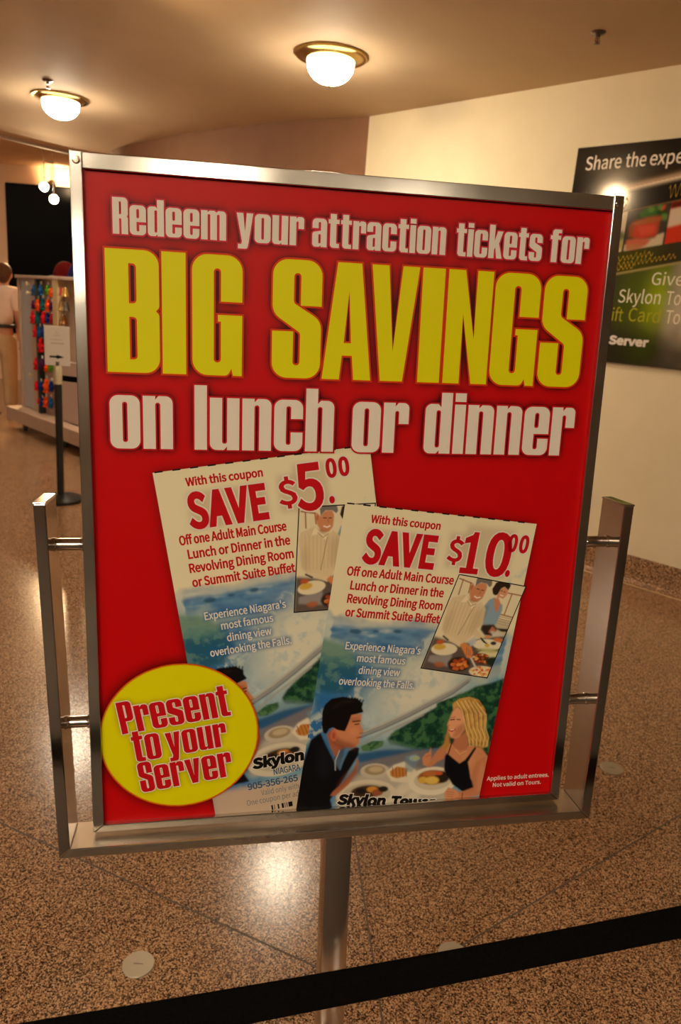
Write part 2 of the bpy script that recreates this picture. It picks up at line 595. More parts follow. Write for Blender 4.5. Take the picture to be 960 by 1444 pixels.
def glyphs():
    G = {}
    W, s, x, R, h = 0.45, 0.187, 0.815, 0.13, 0.036
    g = W - 2 * s
    e = W - s
    hole = rr(s, 0.1, e, x - 0.1, h)
    G['o'] = (W, [rr(0, 0, W, x, R), hole])
    arch = [(s, x - 0.10, h), (e, x - 0.10, h), (e, 0), (W, 0), (W, x, R), (s + 0.05, x, 0.02), (s, x - 0.055)]
    G['n'] = (W, [[(0, 0), (s, 0)] + arch + [(s, x), (0, x)]])
    G['h'] = (W, [[(0, 0), (s, 0)] + arch + [(s, 1), (0, 1)]])
    W2 = e + W
    G['m'] = (W2, [[(0, 0), (s, 0), (s, x - 0.10, h), (e, x - 0.10, h), (e, 0), (W, 0), (W, x - 0.10, h), (e + e, x - 0.10, h),
                    (e + e, 0), (W2, 0), (W2, x, R), (W + 0.04, x, 0.02), (W - 0.02, x - 0.05), (W - 0.06, x, 0.05), (s + 0.05, x, 0.02),
                    (s, x - 0.055), (s, x), (0, x)]])
    G['u'] = (W, [[(W, x), (e, x), (e, 0.10, h), (s, 0.10, h), (s, x), (0, x), (0, 0, R), (e - 0.05, 0, 0.02), (e, 0.055), (e, 0), (W, 0)]])
    G['r'] = (0.40, [[(0, 0), (s, 0), (s, x - 0.13, h), (0.25, x - 0.13, h), (0.25, x - 0.34), (0.41, x - 0.34), (0.41, x, 0.10), (s + 0.05, x, 0.02),
                      (s, x - 0.06), (s, x), (0, x)]])
    G['d'] = (W, [[(0, 0, R), (e - 0.05, 0, 0.02), (e, 0.055), (e, 0), (W, 0), (W, 1), (e, 1), (e, x - 0.05), (e - 0.05, x, 0.02), (0, x, R)], hole])
    G['e'] = (W, [[(0, 0, R), (W, 0, R), (W, 0.28), (e, 0.28), (e, 0.1, h), (s, 0.1, h), (s, 0.36), (W, 0.36), (W, x, R), (0, x, R)],
                  rr(s, 0.46, e, x - 0.1, h)])
    G['a'] = (W, [[(W, 0), (W, x, R), (0, x, R), (0, x - 0.28), (s, x - 0.28), (s, x - 0.1, h), (e, x - 0.1, h), (e, 0.47), (0, 0.42, 0.08), (0, 0, 0.1),
                   (e - 0.05, 0, 0.02), (e, 0.055), (e, 0)], rr(s, 0.1, e, 0.37, h)])
    G['c'] = (W, [[(0, 0, R), (W, 0, R), (W, 0.30), (e, 0.30), (e, 0.1, h), (s, 0.1, h), (s, x - 0.1, h), (e, x - 0.1, h), (e, x - 0.30), (W, x - 0.30),
                   (W, x, R), (0, x, R)]])
    G['t'] = (0.34, [[(0.06, 0, 0.1), (0.34, 0), (0.34, 0.12), (0.06 + s, 0.12, 0.03), (0.06 + s, x - 0.12), (0.34, x - 0.12), (0.34, x), (0.06 + s, x),
                      (0.06 + s, 0.97), (0.06, 0.97), (0.06, x), (0, x), (0, x - 0.12), (0.06, x - 0.12)]])
    G['i'] = (s, [rr(0, 0, s, x), rr(0, 0.86, s, 1.0)])
    G['l'] = (s, [rr(0, 0, s, 1.0)])
    G['k'] = (0.47, [[(0, 0), (s, 0), (s, 0.26), (0.225, 0.33), (0.28, 0), (0.47, 0), (0.345, 0.45), (0.465, x), (0.28, x), (s, 0.52), (s, 1), (0, 1)]])
    G['s'] = (W, [[(0, 0, R), (W, 0, R), (W, 0.42, 0.1), (s, 0.56, 0.03), (s, x - 0.1, h), (e, x - 0.1, h), (e, x - 0.26), (W, x - 0.26), (W, x, R),
                   (0, x, R), (0, 0.42, 0.1), (e, 0.27, 0.03), (e, 0.1, h), (s, 0.1, h), (s, 0.26), (0, 0.26)]])
    G['v'] = (0.46, [[(0, x), (0.18, x), (0.232, 0.26), (0.28, x), (0.46, x), (0.32, 0), (0.14, 0)]])
    G['y'] = (0.46, [[(0, x), (0.18, x), (0.235, 0.30), (0.28, x), (0.46, x), (0.335, -0.03), (0.30, -0.19, 0.07), (0.04, -0.19), (0.04, -0.06),
                      (0.13, -0.06, 0.02), (0.15, 0.02)]])
    G['f'] = (0.34, [[(0.06, 0), (0.06 + s, 0), (0.06 + s, x - 0.12), (0.34, x - 0.12), (0.34, x), (0.06 + s, x), (0.06 + s, 0.89, 0.02), (0.35, 0.89),
                      (0.35, 1), (0.06, 1, 0.1), (0.06, x), (0, x), (0, x - 0.12), (0.06, x - 0.12)]])
    W, s, R, h = 0.42, 0.18, 0.12, 0.03
    e = W - s
    G['I'] = (0.2, [rr(0, 0, 0.2, 1)])
    G['B'] = (W, [[(0, 0), (W, 0, R), (W, 0.49, 0.06), (W - 0.03, 0.515, 0.01), (W, 0.54, 0.06), (W, 1, R), (0, 1)],
                  [(s, 0.11), (e, 0.11, h), (e, 0.46, h), (s, 0.46)], [(s, 0.57), (e, 0.57, h), (e, 0.89, h), (s, 0.89)]])
    G['R'] = (W, [[(0, 0), (s, 0), (s, 0.43), (e, 0.43, h), (e, 0), (W, 0), (W, 0.46, 0.05), (W - 0.035, 0.49, 0.01), (W, 0.52, 0.05), (W, 1, R), (0, 1)],
                  [(s, 0.54), (e, 0.54, h), (e, 0.89, h), (s, 0.89)]])
    G['P'] = (W, [[(0, 0), (s, 0), (s, 0.38), (W, 0.38, R), (W, 1, R), (0, 1)], [(s, 0.49), (e, 0.49, h), (e, 0.89, h), (s, 0.89)]])
    G['G'] = (W, [[(0, 0, 0.13), (0.30, 0, 0.05), (0.33, 0.06), (0.345, 0), (W, 0), (W, 0.51), (0.215, 0.51), (0.215, 0.455), (e, 0.455), (e, 0.11, h), (s, 0.11, h),
                   (s, 0.89, h), (e, 0.89, h), (e, 0.62), (W, 0.62), (W, 1, 0.13), (0, 1, 0.13)]])
    G['S'] = (W, [[(0, 0, 0.13), (W, 0, 0.13), (W, 0.50, 0.13), (s, 0.64, 0.04), (s, 0.89, h), (e, 0.89, h), (e, 0.62), (W, 0.62), (W, 1, 0.13),
                   (0, 1, 0.13), (0, 0.55, 0.13), (e, 0.39, 0.04), (e, 0.11, h), (s, 0.11, h), (s, 0.40), (0, 0.40)]])
    G['A'] = (0.44, [[(0, 0), (0.155, 0), (0.175, 0.21), (0.265, 0.21), (0.285, 0), (0.44, 0), (0.325, 1), (0.115, 1)],
                     [(0.187, 0.32), (0.253, 0.32), (0.222, 0.76)]])
    G['V'] = (0.44, [[(0, 1), (0.155, 1), (0.222, 0.26), (0.285, 1), (0.44, 1), (0.325, 0), (0.115, 0)]])
    G['N'] = (W, [[(0, 0), (0.155, 0), (0.155, 0.62), (0.27, 0), (W, 0), (W, 1), (0.27, 1), (0.27, 0.40), (0.155, 1), (0, 1)]])
    return {k: (w, [fillet(c) for c in cs]) for k, (w, cs) in G.items()}


GL = glyphs()


def set_word(word, x0, x1, zb, height, gap=0.045):
    """contours of a word fitted between x0 and x1 (metres, sign plane)"""
    ws = [GL[c][0] for c in word]
    total = sum(ws) + gap * (len(word) - 1)
    sx = (x1 - x0) / total
    out = []
    cx_ = 0.0
    for c, w in zip(word, ws):
        out.append([[(x0 + (cx_ + px) * sx, zb + py * height) for px, py in con] for con in GL[c][1]])
        cx_ += w + gap
    return out


def area2(c):
    return sum(c[i - 1][0] * c[i][1] - c[i][0] * c[i - 1][1] for i in range(len(c)))


def clean(c, eps=1e-5):
    out = []
    for p in c:
        if not out or abs(p[0] - out[-1][0]) + abs(p[1] - out[-1][1]) > eps:
            out.append(p)
    if abs(out[0][0] - out[-1][0]) + abs(out[0][1] - out[-1][1]) < eps:
        out.pop()
    return out


def grow(c, d, outward=True):
    """offset a closed outline; miter limited"""
    c = clean(c)
    sgn = 1.0 if area2(c) > 0 else -1.0
    if not outward:
        sgn = -sgn
    n = len(c)
    out = []
    for i in range(n):
        p0, p, p1 = Vector(c[i - 1]), Vector(c[i]), Vector(c[(i + 1) % n])
        a = (p - p0).normalized()
        b = (p1 - p).normalized()
        na = Vector((a.y, -a.x)) * sgn
        nb = Vector((b.y, -b.x)) * sgn
        m = na + nb
        if m.length < 1e-6:
            m = na
        m.normalize()
        k = min(1.0 / max(m.dot(na), 0.35), 1.6)
        q = p + m * d * k
        out.append((q.x, q.y))
    return out


def fill(cons):
    """filled area of one outline less its holes: points and triangles"""
    pts, edges = [], []
    for c in cons:
        c = clean(c)
        b = len(pts)
        pts += [Vector((p[0] * 1000, p[1] * 1000)) for p in c]
        edges += [(b + i, b + (i + 1) % len(c)) for i in range(len(c))]
    v, _, f, *_r = delaunay_2d_cdt(pts, edges, [], 0, 1e-6)
    out = []
    P = [(p.x, p.y) for p in v]
    C = []
    for i, c in enumerate(cons):
        c = [(p[0] * 1000, p[1] * 1000) for p in clean(c)]
        C.append(c if (area2(c) > 0) == (i == 0) else c[::-1])      # outer outline forwards, holes backwards
    for t in f:
        g = (sum(P[i][0] for i in t) / 3.0, sum(P[i][1] for i in t) / 3.0)
        k = 0
        for c in C:
            for i in range(len(c)):
                (xa, ya), (xb, yb) = c[i - 1], c[i]
                if (ya > g[1]) != (yb > g[1]) and g[0] < (g[1] - ya) * (xb - xa) / (yb - ya) + xa:
                    k += 1 if yb > ya else -1
        if k > 0:
            out.append(tuple(t))
    return [(x / 1000, y / 1000) for x, y in P], out


def letters_bm(letters, depth, xmin=None, xmax=None):
    """filled faces of a list of letters (each a list of contours) in the sign plane at local y = depth"""
    bm = bmesh.new()
    for cons in letters:
        cons = [clean(c) for c in cons]
        # contours that lie inside another one are holes of it
        groups = []
        for c in cons:
            groups.append(c)
        outer = [groups[0]]
        sep = []
        bx = (min(p[0] for p in groups[0]), max(p[0] for p in groups[0]), min(p[1] for p in groups[0]), max(p[1] for p in groups[0]))
        for c in groups[1:]:
            mx = sum(p[0] for p in c) / len(c)
            my = sum(p[1] for p in c) / len(c)
            if bx[0] < mx < bx[1] and bx[2] < my < bx[3]:
                outer.append(c)
            else:
                sep.append([c])
        for polyset in [outer] + sep:
            flat, tris = fill(polyset)
            vs = [bm.verts.new((p[0], depth, p[1])) for p in flat]
            for t in tris:
                try:
                    bm.faces.new([vs[i] for i in t])
                except ValueError:
                    pass
    for f in bm.faces:
        f.normal_update()
        if f.normal.y > 0:
            f.normal_flip()
    return bm


def flat_obj(name, bm, material, parent):
    me = bpy.data.meshes.new(name)
    bm.to_mesh(me)
    bm.free()
    me.materials.append(material)
    return link(name, me, parent)


try:
    import os
    SANS = bpy.data.fonts.load(os.path.join(bpy.utils.system_resource('DATAFILES'), 'fonts', 'Noto Sans CJK Regular.woff2'))
except Exception:
    SANS = None


def inside(p, c):
    r = False
    for i in range(len(c)):
        (xa, ya), (xb, yb) = c[i - 1], c[i]
        if (ya > p[1]) != (yb > p[1]) and p[0] < (p[1] - ya) * (xb - xa) / (yb - ya) + xa:
            r = not r
    return r


def font_contours(text):
    """closed outlines of a line of plain sans text; outer ones run anticlockwise, holes clockwise"""
    cu = bpy.data.curves.new('line', 'FONT')
    cu.body = text
    cu.size = 1.0
    if SANS:
        cu.font = SANS
    o = bpy.data.objects.new('line', cu)
    COL.objects.link(o)
    dg = bpy.context.evaluated_depsgraph_get()
    c2 = o.evaluated_get(dg).to_curve(dg)
    loops = []
    for sp_ in c2.splines:
        bp = sp_.bezier_points
        if len(bp) < 2:
            continue
        pts = []
        n = len(bp)
        for i in range(n):
            a, b = bp[i], bp[(i + 1) % n]
            straight = (a.handle_right - a.co).cross(b.co - a.co).length < 1e-5 and (b.handle_left - b.co).cross(b.co - a.co).length < 1e-5
            k = 1 if straight else 5
            for q in range(k):
                t = q / k
                p = a.co * (1 - t) ** 3 + a.handle_right * 3 * t * (1 - t) ** 2 + b.handle_left * 3 * t * t * (1 - t) + b.co * t ** 3
                pts.append((p.x, p.y))
        loops.append(clean(pts, 1e-4))
    o.evaluated_get(dg).to_curve_clear()
    bpy.data.objects.remove(o)
    bpy.data.curves.remove(cu)
    out = []
    for i, c in enumerate(loops):
        depth = sum(inside(c[0], d) for k, d in enumerate(loops) if k != i)
        out.append(c if (area2(c) > 0) == (depth % 2 == 0) else c[::-1])
    return out


CAP = max(p[1] for c in font_contours('H') for p in c)      # cap height of the plain sans at size 1
LOOPS = {}


def word_loops(text):
    if text not in LOOPS:
        LOOPS[text] = font_contours(text)
    return LOOPS[text]


ONE = fillet([(0.0, 0.0), (1.0, 0.0), (1.0, 0.12), (0.70, 0.12), (0.70, 1.0), (0.46, 1.0), (0.40, 0.93), (0.02, 0.84), (0.02, 0.73), (0.34, 0.76), (0.34, 0.12), (0.0, 0.12)])


class TextMesh:
    """collects a line of print into one mesh; fn maps (u, v) to the sign plane"""
    def __init__(self):
        self.v = []
        self.f = []

    def line(self, text, u0, u1, vb, cap, fn, grow_by=0.0, shear=0.0, loops=None):
        """text between u0 and u1 on baseline vb, strokes thickened by grow_by (same unit as u, v)"""
        g = grow_by
        loops = loops or word_loops(text)
        lo = min(p[0] for c in loops for p in c)
        hi = max(p[0] for c in loops for p in c)
        ch = 1.0 if loops is not LOOPS.get(text) else CAP
        sx = (u1 - u0 - 2 * g) / (hi - lo)
        sy = (cap - 2 * g) / ch
        L = [[(u0 + g + (p[0] - lo) * sx + shear * p[1] * sy, p[1] * sy + g) for p in c] for c in loops]
        if g:
            # ink lies on the left of every outline, so growing moves each outline to its right
            L = [grow(c, g, area2(c) > 0) for c in L]
        outs = [c for c in L if area2(c) > 0]
        holes = [c for c in L if area2(c) <= 0]
        for o_ in outs:
            hs = [h_ for h_ in holes if inside(h_[0], o_)]
            pts, tris = fill([o_] + hs)
            b = len(self.v)
            for p in pts:
                self.v.append(fn(p[0], vb - p[1]))
            self.f += [tuple(i + b for i in t_) for t_ in tris]

    def rect(self, u0, u1, v0, v1, fn):
        b = len(self.v)
        self.v += [fn(u0, v0), fn(u0, v1), fn(u1, v1), fn(u1, v0)]
        self.f.append((b, b + 1, b + 2, b + 3))

    def poly(self, pts, fn):
        b = len(self.v)
        self.v += [fn(a, c) for a, c in pts]
        self.f.append(tuple(range(b, b + len(pts))))

    def build(self, name, material, parent, depth, zmin=-9.0):
        bm = bmesh.new()
        vs = [bm.verts.new((a, depth, b)) for a, b in self.v]
        for f in self.f:
            if min(self.v[i][1] for i in f) < zmin:
                continue
            try:
                bm.faces.new([vs[i] for i in f])
            except ValueError:
                pass
        for f in bm.faces:
            f.normal_update()
            if f.normal.y > 0:
                f.normal_flip()
        return flat_obj(name, bm, material, parent)


# ------------------------------------------------------------------ printed pictures: ink painted on a fine grid
class Canvas:
    def __init__(self, w, h, step, base, x0=0.0, y0=0.0):
        self.step = step
        self.x0, self.y0 = x0, y0
        self.nx = int(round(w / step)) + 1
        self.ny = int(round(h / step)) + 1
        self.X, self.Y = np.meshgrid(x0 + np.arange(self.nx) * step, y0 + np.arange(self.ny) * step)
        self.a = np.empty((self.ny, self.nx, 3))
        self.a[:] = lin(*base)

    def mask_poly(self, pts):
        m = np.zeros((self.ny, self.nx))
        P = np.array(pts, float)[:, :2]
        x1, x2 = P[:, 0].min() - self.step, P[:, 0].max() + self.step
        y1, y2 = P[:, 1].min() - self.step, P[:, 1].max() + self.step
        i0 = max(0, int((x1 - self.x0) / self.step)); i1 = min(self.nx, int((x2 - self.x0) / self.step) + 2)
        j0 = max(0, int((y1 - self.y0) / self.step)); j1 = min(self.ny, int((y2 - self.y0) / self.step) + 2)
        if i1 <= i0 or j1 <= j0:
            return m
        acc = np.zeros((j1 - j0, i1 - i0))
        for ox in (-0.25, 0.25):
            for oy in (-0.25, 0.25):
                X = self.X[j0:j1, i0:i1] + ox * self.step
                Y = self.Y[j0:j1, i0:i1] + oy * self.step
                ins = np.zeros(X.shape, bool)
                n = len(P)
                for k in range(n):
                    xa, ya = P[k - 1]
                    xb, yb = P[k]
                    if ya == yb:
                        continue
                    c = (Y > min(ya, yb)) & (Y <= max(ya, yb))
                    ins ^= c & (X < (Y - ya) * (xb - xa) / (yb - ya) + xa)
                acc += ins
        m[j0:j1, i0:i1] = acc / 4.0
        return m

    def mask_ell(self, cx_, cy_, rx, ry, rot=0.0):
        a = math.radians(rot)
        dx, dy = self.X - cx_, self.Y - cy_
        u = (dx * math.cos(a) + dy * math.sin(a)) / rx
        v = (-dx * math.sin(a) + dy * math.cos(a)) / ry
        d = (np.sqrt(u * u + v * v) - 1.0) * min(rx, ry) / self.step
        return np.clip(0.5 - d, 0, 1)

    def blur(self, m, s):
        s = s / self.step
        if s < 0.3:
            return m
        r = int(3 * s) + 1
        k = np.exp(-0.5 * (np.arange(-r, r + 1) / s) ** 2)
        k /= k.sum()
        p = np.pad(m, ((r, r), (r, r)), mode='edge')
        p = sum(k[i] * p[i:i + m.shape[0], :] for i in range(2 * r + 1))
        return sum(k[i] * p[:, i:i + m.shape[1]] for i in range(2 * r + 1))

    def noise(self, scale, octaves=3):
        out = np.zeros((self.ny, self.nx))
        amp = 1.0
        for o in range(octaves):
            n = RNG.random((self.ny, self.nx))
            n = self.blur(n, scale / 2 ** o)
            n = (n - n.mean()) / (n.std() + 1e-9)
            out += amp * n
            amp *= 0.6
        return out

    def put(self, m, color, alpha=1.0):
        m = (m * alpha)[..., None]
        self.a = self.a * (1 - m) + np.array(lin(*color)) * m

    def poly(self, pts, color, alpha=1.0, soft=0.0):
        m = self.mask_poly(pts)
        if soft:
            m = self.blur(m, soft)
        self.put(m, color, alpha)

    def ell(self, cx_, cy_, rx, ry, color, alpha=1.0, rot=0.0, soft=0.0):
        m = self.mask_ell(cx_, cy_, rx, ry, rot)
        if soft:
            m = self.blur(m, soft)
        self.put(m, color, alpha)

    def path(self, pts, w, color, alpha=1.0, soft=0.0):
        P = [Vector(p) for p in pts]
        m = np.zeros((self.ny, self.nx))
        for a, b in zip(P[:-1], P[1:]):
            d = b - a
            L2 = max(d.length_squared, 1e-9)
            t = np.clip(((self.X - a.x) * d.x + (self.Y - a.y) * d.y) / L2, 0, 1)
            q = np.hypot(self.X - a.x - t * d.x, self.Y - a.y - t * d.y)
            m = np.maximum(m, np.clip(0.5 - (q - w / 2) / self.step, 0, 1))
        if soft:
            m = self.blur(m, soft)
        self.put(m, color, alpha)

    def sample(self, x, y):
        fx = np.clip((x - self.x0) / self.step, 0, self.nx - 1.001)
        fy = np.clip((y - self.y0) / self.step, 0, self.ny - 1.001)
        i, j = fx.astype(int), fy.astype(int)
        u, v = (fx - i)[..., None], (fy - j)[..., None]
        A = self.a
        return (A[j, i] * (1 - u) + A[j, i + 1] * u) * (1 - v) + (A[j + 1, i] * (1 - u) + A[j + 1, i + 1] * u) * v

    def mesh(self, name, fn, depth, parent, material=None, zmin=-9.0):
        """fn maps arrays (u, v) to sign-plane arrays (x, z)"""
        px, pz = fn(self.X, self.Y)
        co = np.stack([px, np.full(px.shape, depth), pz], -1).reshape(-1, 3)
        idx = np.arange(self.nx * self.ny).reshape(self.ny, self.nx)
        q = np.stack([idx[:-1, :-1], idx[1:, :-1], idx[1:, 1:], idx[:-1, 1:]], -1).reshape(-1, 4)
        keep = co[q, 2].min(1) > zmin
        q = q[keep]
        a, b, c = co[q[0]][:3]
        if np.cross(b - a, c - b)[1] > 0:
            q = q[:, ::-1]
        return grid_mesh(name, co, q, self.a.reshape(-1, 3), parent, material)


def grid_mesh(name, co, q, ink, parent, material=None):
    me = bpy.data.meshes.new(name)
    k = q.shape[1]
    me.vertices.add(len(co))
    me.vertices.foreach_set('co', co.astype(np.float32).ravel())
    me.loops.add(len(q) * k)
    me.loops.foreach_set('vertex_index', np.ascontiguousarray(q).astype(np.int32).ravel())
    me.polygons.add(len(q))
    me.polygons.foreach_set('loop_start', np.arange(0, len(q) * k, k, dtype=np.int32))
    me.update(calc_edges=True)
    at = me.color_attributes.new('ink', 'FLOAT_COLOR', 'POINT')
    rgba = np.ones((len(co), 4), np.float32)
    rgba[:, :3] = np.clip(ink, 0, 1)
    at.data.foreach_set('color', rgba.ravel())
    me.materials.append(material or M['print'])
    return link(name, me, parent)


# ------------------------------------------------------------------ sign stand
SX = Vector((0.9821088, 0.1860859, 0.0288836))
SN = Vector((-0.1838475, 0.9806777, -0.0668834))    # away from the viewer
SZ = Vector((-0.0407715, 0.0603766, 0.9973427))
SIGN_C = Vector((0.0126277, 0.7751692, 1.2261867))
LEG = 1.2295
SIGN_M = Matrix(((SX.x, SN.x, SZ.x, SIGN_C.x), (SX.y, SN.y, SZ.y, SIGN_C.y), (SX.z, SN.z, SZ.z, SIGN_C.z), (0, 0, 0, 1)))
base_pt = SIGN_C - SZ * LEG
stand = thing('sign_stand', 'steel floor stand holding the large red savings poster in a square frame', 'sign stand')
stand.matrix_world = Matrix.Translation(base_pt) @ SIGN_M.to_3x3().to_4x4()


def S_(bm):
    """shift sign-centred geometry to the stand's base"""
    bmesh.ops.translate(bm, verts=bm.verts, vec=(0, 0, LEG))
    return bm


W2, H2 = 0.286, 0.363
FD0, FD1 = 0.0, 0.020


def rail(pts_front, d0, d1):
    bm = bmesh.new()
    a = pts_front
    add_hexa(bm, [(a[0][0], d0, a[0][1]), (a[1][0], d0, a[1][1]), (a[1][0], d1, a[1][1]), (a[0][0], d1, a[0][1]),
                  (a[3][0], d0, a[3][1]), (a[2][0], d0, a[2][1]), (a[2][0], d1, a[2][1]), (a[3][0], d1, a[3][1])], 0.0009)
    return S_(bm)


WI, HT, HB = 0.2742, 0.3475, -0.3535
# sides run full height at the top, the bottom corners are mitred
obj('frame_rail', rail([(-W2, -H2), (-WI, HB), (-WI, H2), (-W2, H2)], FD0, FD1), M['steel'], stand)
obj('frame_rail', rail([(WI, HB), (W2, -H2), (W2, H2), (WI, H2)], FD0, FD1), M['steel'], stand)
obj('frame_rail', rail([(-WI, HT), (WI, HT), (WI, H2 - 0.0006), (-WI, H2 - 0.0006)], FD0 + 0.0008, FD1), M['steel'], stand)
obj('frame_rail', rail([(-W2 + 0.0004, -H2), (W2 - 0.0004, -H2), (WI, HB), (-WI, HB)], FD0, FD1), M['steel'], stand)
for sx in (-1, 1):
    bm = lathe([(0.0, -0.0016), (0.0026, -0.0015), (0.0036, -0.0006), (0.0038, 0.0006)], 16, (sx * 0.2795, 0.0, H2 - 0.0085), Matrix.Rotation(-PI / 2, 3, 'X') @ Matrix.Diagonal((1, 1, 1)))
    # head faces the viewer (-y)
    bmesh.ops.scale(bm, vec=(1, 1, 1), verts=bm.verts)
    obj('corner_screw', S_(bm), M['steel_dark'], stand, True)
obj('backing_board', S_(box(-0.2738, 0.2738, 0.0125, 0.0155, -0.3530, 0.3470)), M['board'], stand)
# U-shaped bracket: two uprights and a crossbar of flat tube
BD0, BD1 = -0.020, 0.030
UB = -0.368


def upright(sx):
    bm = bmesh.new()
    ob, ot, w, zb, zt = 0.3200, 0.3290, 0.012, UB - 0.011, 0.0255
    x = [sx * (ob - w), sx * ob, sx * ot, sx * (ot - w)]
    zi = UB
    lo = [(x[0], zi), (x[1], zb)]
    if sx < 0:
        lo = [(x[1], zb), (x[0], zi)]
        hi = [(x[2], zt), (x[3], zt)]
    else:
        hi = [(x[3], zt), (x[2], zt)]
    add_hexa(bm, [(lo[0][0], BD0, lo[0][1]), (lo[1][0], BD0, lo[1][1]), (lo[1][0], BD1, lo[1][1]), (lo[0][0], BD1, lo[0][1]),
                  (hi[0][0], BD0, hi[0][1]), (hi[1][0], BD0, hi[1][1]), (hi[1][0], BD1, hi[1][1]), (hi[0][0], BD1, hi[0][1])], 0.0012)
    return S_(bm)


for sx in (-1, 1):
    u_ = obj('upright', upright(sx), M['tube'], stand)
    bm = bmesh.new()
    w = 0.0128
    x0, x1 = sorted((sx * (0.3290 - w), sx * 0.3297))
    add_box(bm, x0, x1, BD0 - 0.0006, BD1 + 0.0006, 0.0250, 0.0275, 0.0012)
    obj('end_cap', S_(bm), M['tube'], u_)
bm = bmesh.new()
add_hexa(bm, [(-0.3200, BD0, UB - 0.011), (0.3200, BD0, UB - 0.011), (0.3200, BD1, UB - 0.011), (-0.3200, BD1, UB - 0.011),
              (-0.3080, BD0, UB), (0.3080, BD0, UB), (0.3080, BD1, UB), (-0.3080, BD1, UB)], 0.0012)
M['bar'] = noise_mat('brushed_bar', (0.52, 0.46, 0.40), (0.62, 0.56, 0.49), 9, 0.26, 1.0, 0.5, 0.0, 4, None, 0.05)
obj('crossbar', S_(bm), M['bar'], stand)
for z, xo in ((-0.0235, 0.3160), (-0.2275, 0.3115)):
    for sx in (-1, 1):
        bm = bmesh.new()
        add_lathe(bm, [(0.0072, 0.0), (0.0078, 0.001), (0.0078, 0.0022), (0.0067, 0.0030), (0.0067, xo - W2 - 0.003), (0.0077, xo - W2 - 0.002), (0.0077, xo - W2 + 0.001)],
                  20, (sx * W2, 0.008, z), frame_to((sx, 0, 0)))
        obj('standoff_pin', S_(bm), M['tube'], stand, True)
obj('pole', S_(box(-0.0165, 0.0165, -0.008, 0.032, -LEG + 0.012, UB - 0.0105, 0.004)), M['tube'], stand, True)
obj('base_plate', lathe([(0.0, 0.0), (0.20, 0.0), (0.205, 0.004), (0.205, 0.010), (0.195, 0.016), (0.05, 0.022), (0.0, 0.022)], 56), M['tube'], stand, True)

# ------------------------------------------------------------------ the poster
PD = 0.0060     # depth of the sheet behind the frame's front


def sign_thing(name, label, cat):
    pass


# coupon frames in the sign plane (millimetres)
def mk_frame(tl, au, av, sgn):
    eu = (math.cos(math.radians(au)), math.sin(math.radians(au)))
    ev = (sgn * math.sin(math.radians(av)), -math.cos(math.radians(av)))

    def fn(u, v):
        return ((tl[0] + u * eu[0] + v * ev[0]) / 1000.0, (tl[1] + u * eu[1] + v * ev[1]) / 1000.0)
    return fn


F10 = mk_frame((-6.4, 22.9), -6.0, 6.9, -1)
F5 = mk_frame((-214.0, 54.4), 8.2, 9.2, 1)
C10W, C10H = 230.4, 384.0
C5W, C5H = 234.5, 408.0

# headline words
H1 = []
for w, a, b in (('Redeem', -248.2, -138.6), ('your', -128.2, -60.5), ('attraction', -51.5, 90.6), ('tickets', 102.0, 199.0), ('for', 208.0, 253.0)):
    H1 += set_word(w, a / 1000, b / 1000, 0.2912, 0.0338)
H2L = []
for c, a, b in (('B', -256.5, -204.8), ('I', -202.2, -178.6), ('G', -172.3, -121.8), ('S', -90.8, -39.6), ('A', -37.4, 15.6), ('V', 12.8, 64.4),
                ('I', 68.0, 92.6), ('N', 96.6, 147.0), ('G', 149.8, 202.2), ('S', 206.6, 257.0)):
    H2L += set_word(c, a / 1000, b / 1000, 0.1578, 0.1196)
H3 = []
for w, a, b in (('on', -255.6, -192.6), ('lunch', -170.4, -22.6), ('or', -2.2, 60.0), ('dinner', 79.4, 256.0)):
    H3 += set_word(w, a / 1000, b / 1000, 0.0800, 0.0672)

sheet = Canvas(0.5488, 0.7012, 0.0016, (196, 5, 10), -0.2744, -0.3538)
mk = np.zeros((sheet.ny, sheet.nx))
for L in H1 + H2L + H3:
    mm = np.zeros_like(mk)
    for c in L:
        mm = np.abs(mm - sheet.mask_poly(c))
    mk = np.maximum(mk, mm)
halo = np.clip(sheet.blur(sheet.mask_ell(0, 0, 9, 9) * 0 + mk, 0.0046) * 2.7, 0, 1)
sheet.put(halo, (44, 3, 6), 0.93)
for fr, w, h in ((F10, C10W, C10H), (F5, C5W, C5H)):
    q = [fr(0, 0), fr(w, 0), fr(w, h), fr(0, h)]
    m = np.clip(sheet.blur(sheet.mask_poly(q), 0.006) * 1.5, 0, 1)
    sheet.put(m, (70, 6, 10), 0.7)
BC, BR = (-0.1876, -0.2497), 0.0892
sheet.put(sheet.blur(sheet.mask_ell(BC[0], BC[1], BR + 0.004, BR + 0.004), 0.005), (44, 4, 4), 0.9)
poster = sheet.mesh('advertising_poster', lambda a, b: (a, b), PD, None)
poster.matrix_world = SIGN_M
tag(poster, 'red poster with big yellow savings lettering and two coupons, held in the steel frame', 'poster')


def add_words(name, letters, ring, m_fill, m_ring, d):
    e = flat_obj(name, letters_bm(letters, PD - d), m_fill, poster)
    rings = []
    for L in letters:
        bx = (min(p[0] for p in L[0]), max(p[0] for p in L[0]), min(p[1] for p in L[0]), max(p[1] for p in L[0]))
        cs = [grow(L[0], ring)]
        for c in L[1:]:
            my = sum(p[1] for p in c) / len(c)
            inside = bx[2] < my < bx[3]
            cs.append(grow(c, ring, not inside))
        rings.append(cs)
    flat_obj('letter_outline', letters_bm(rings, PD - d + 0.00015), m_ring, e)
    return e


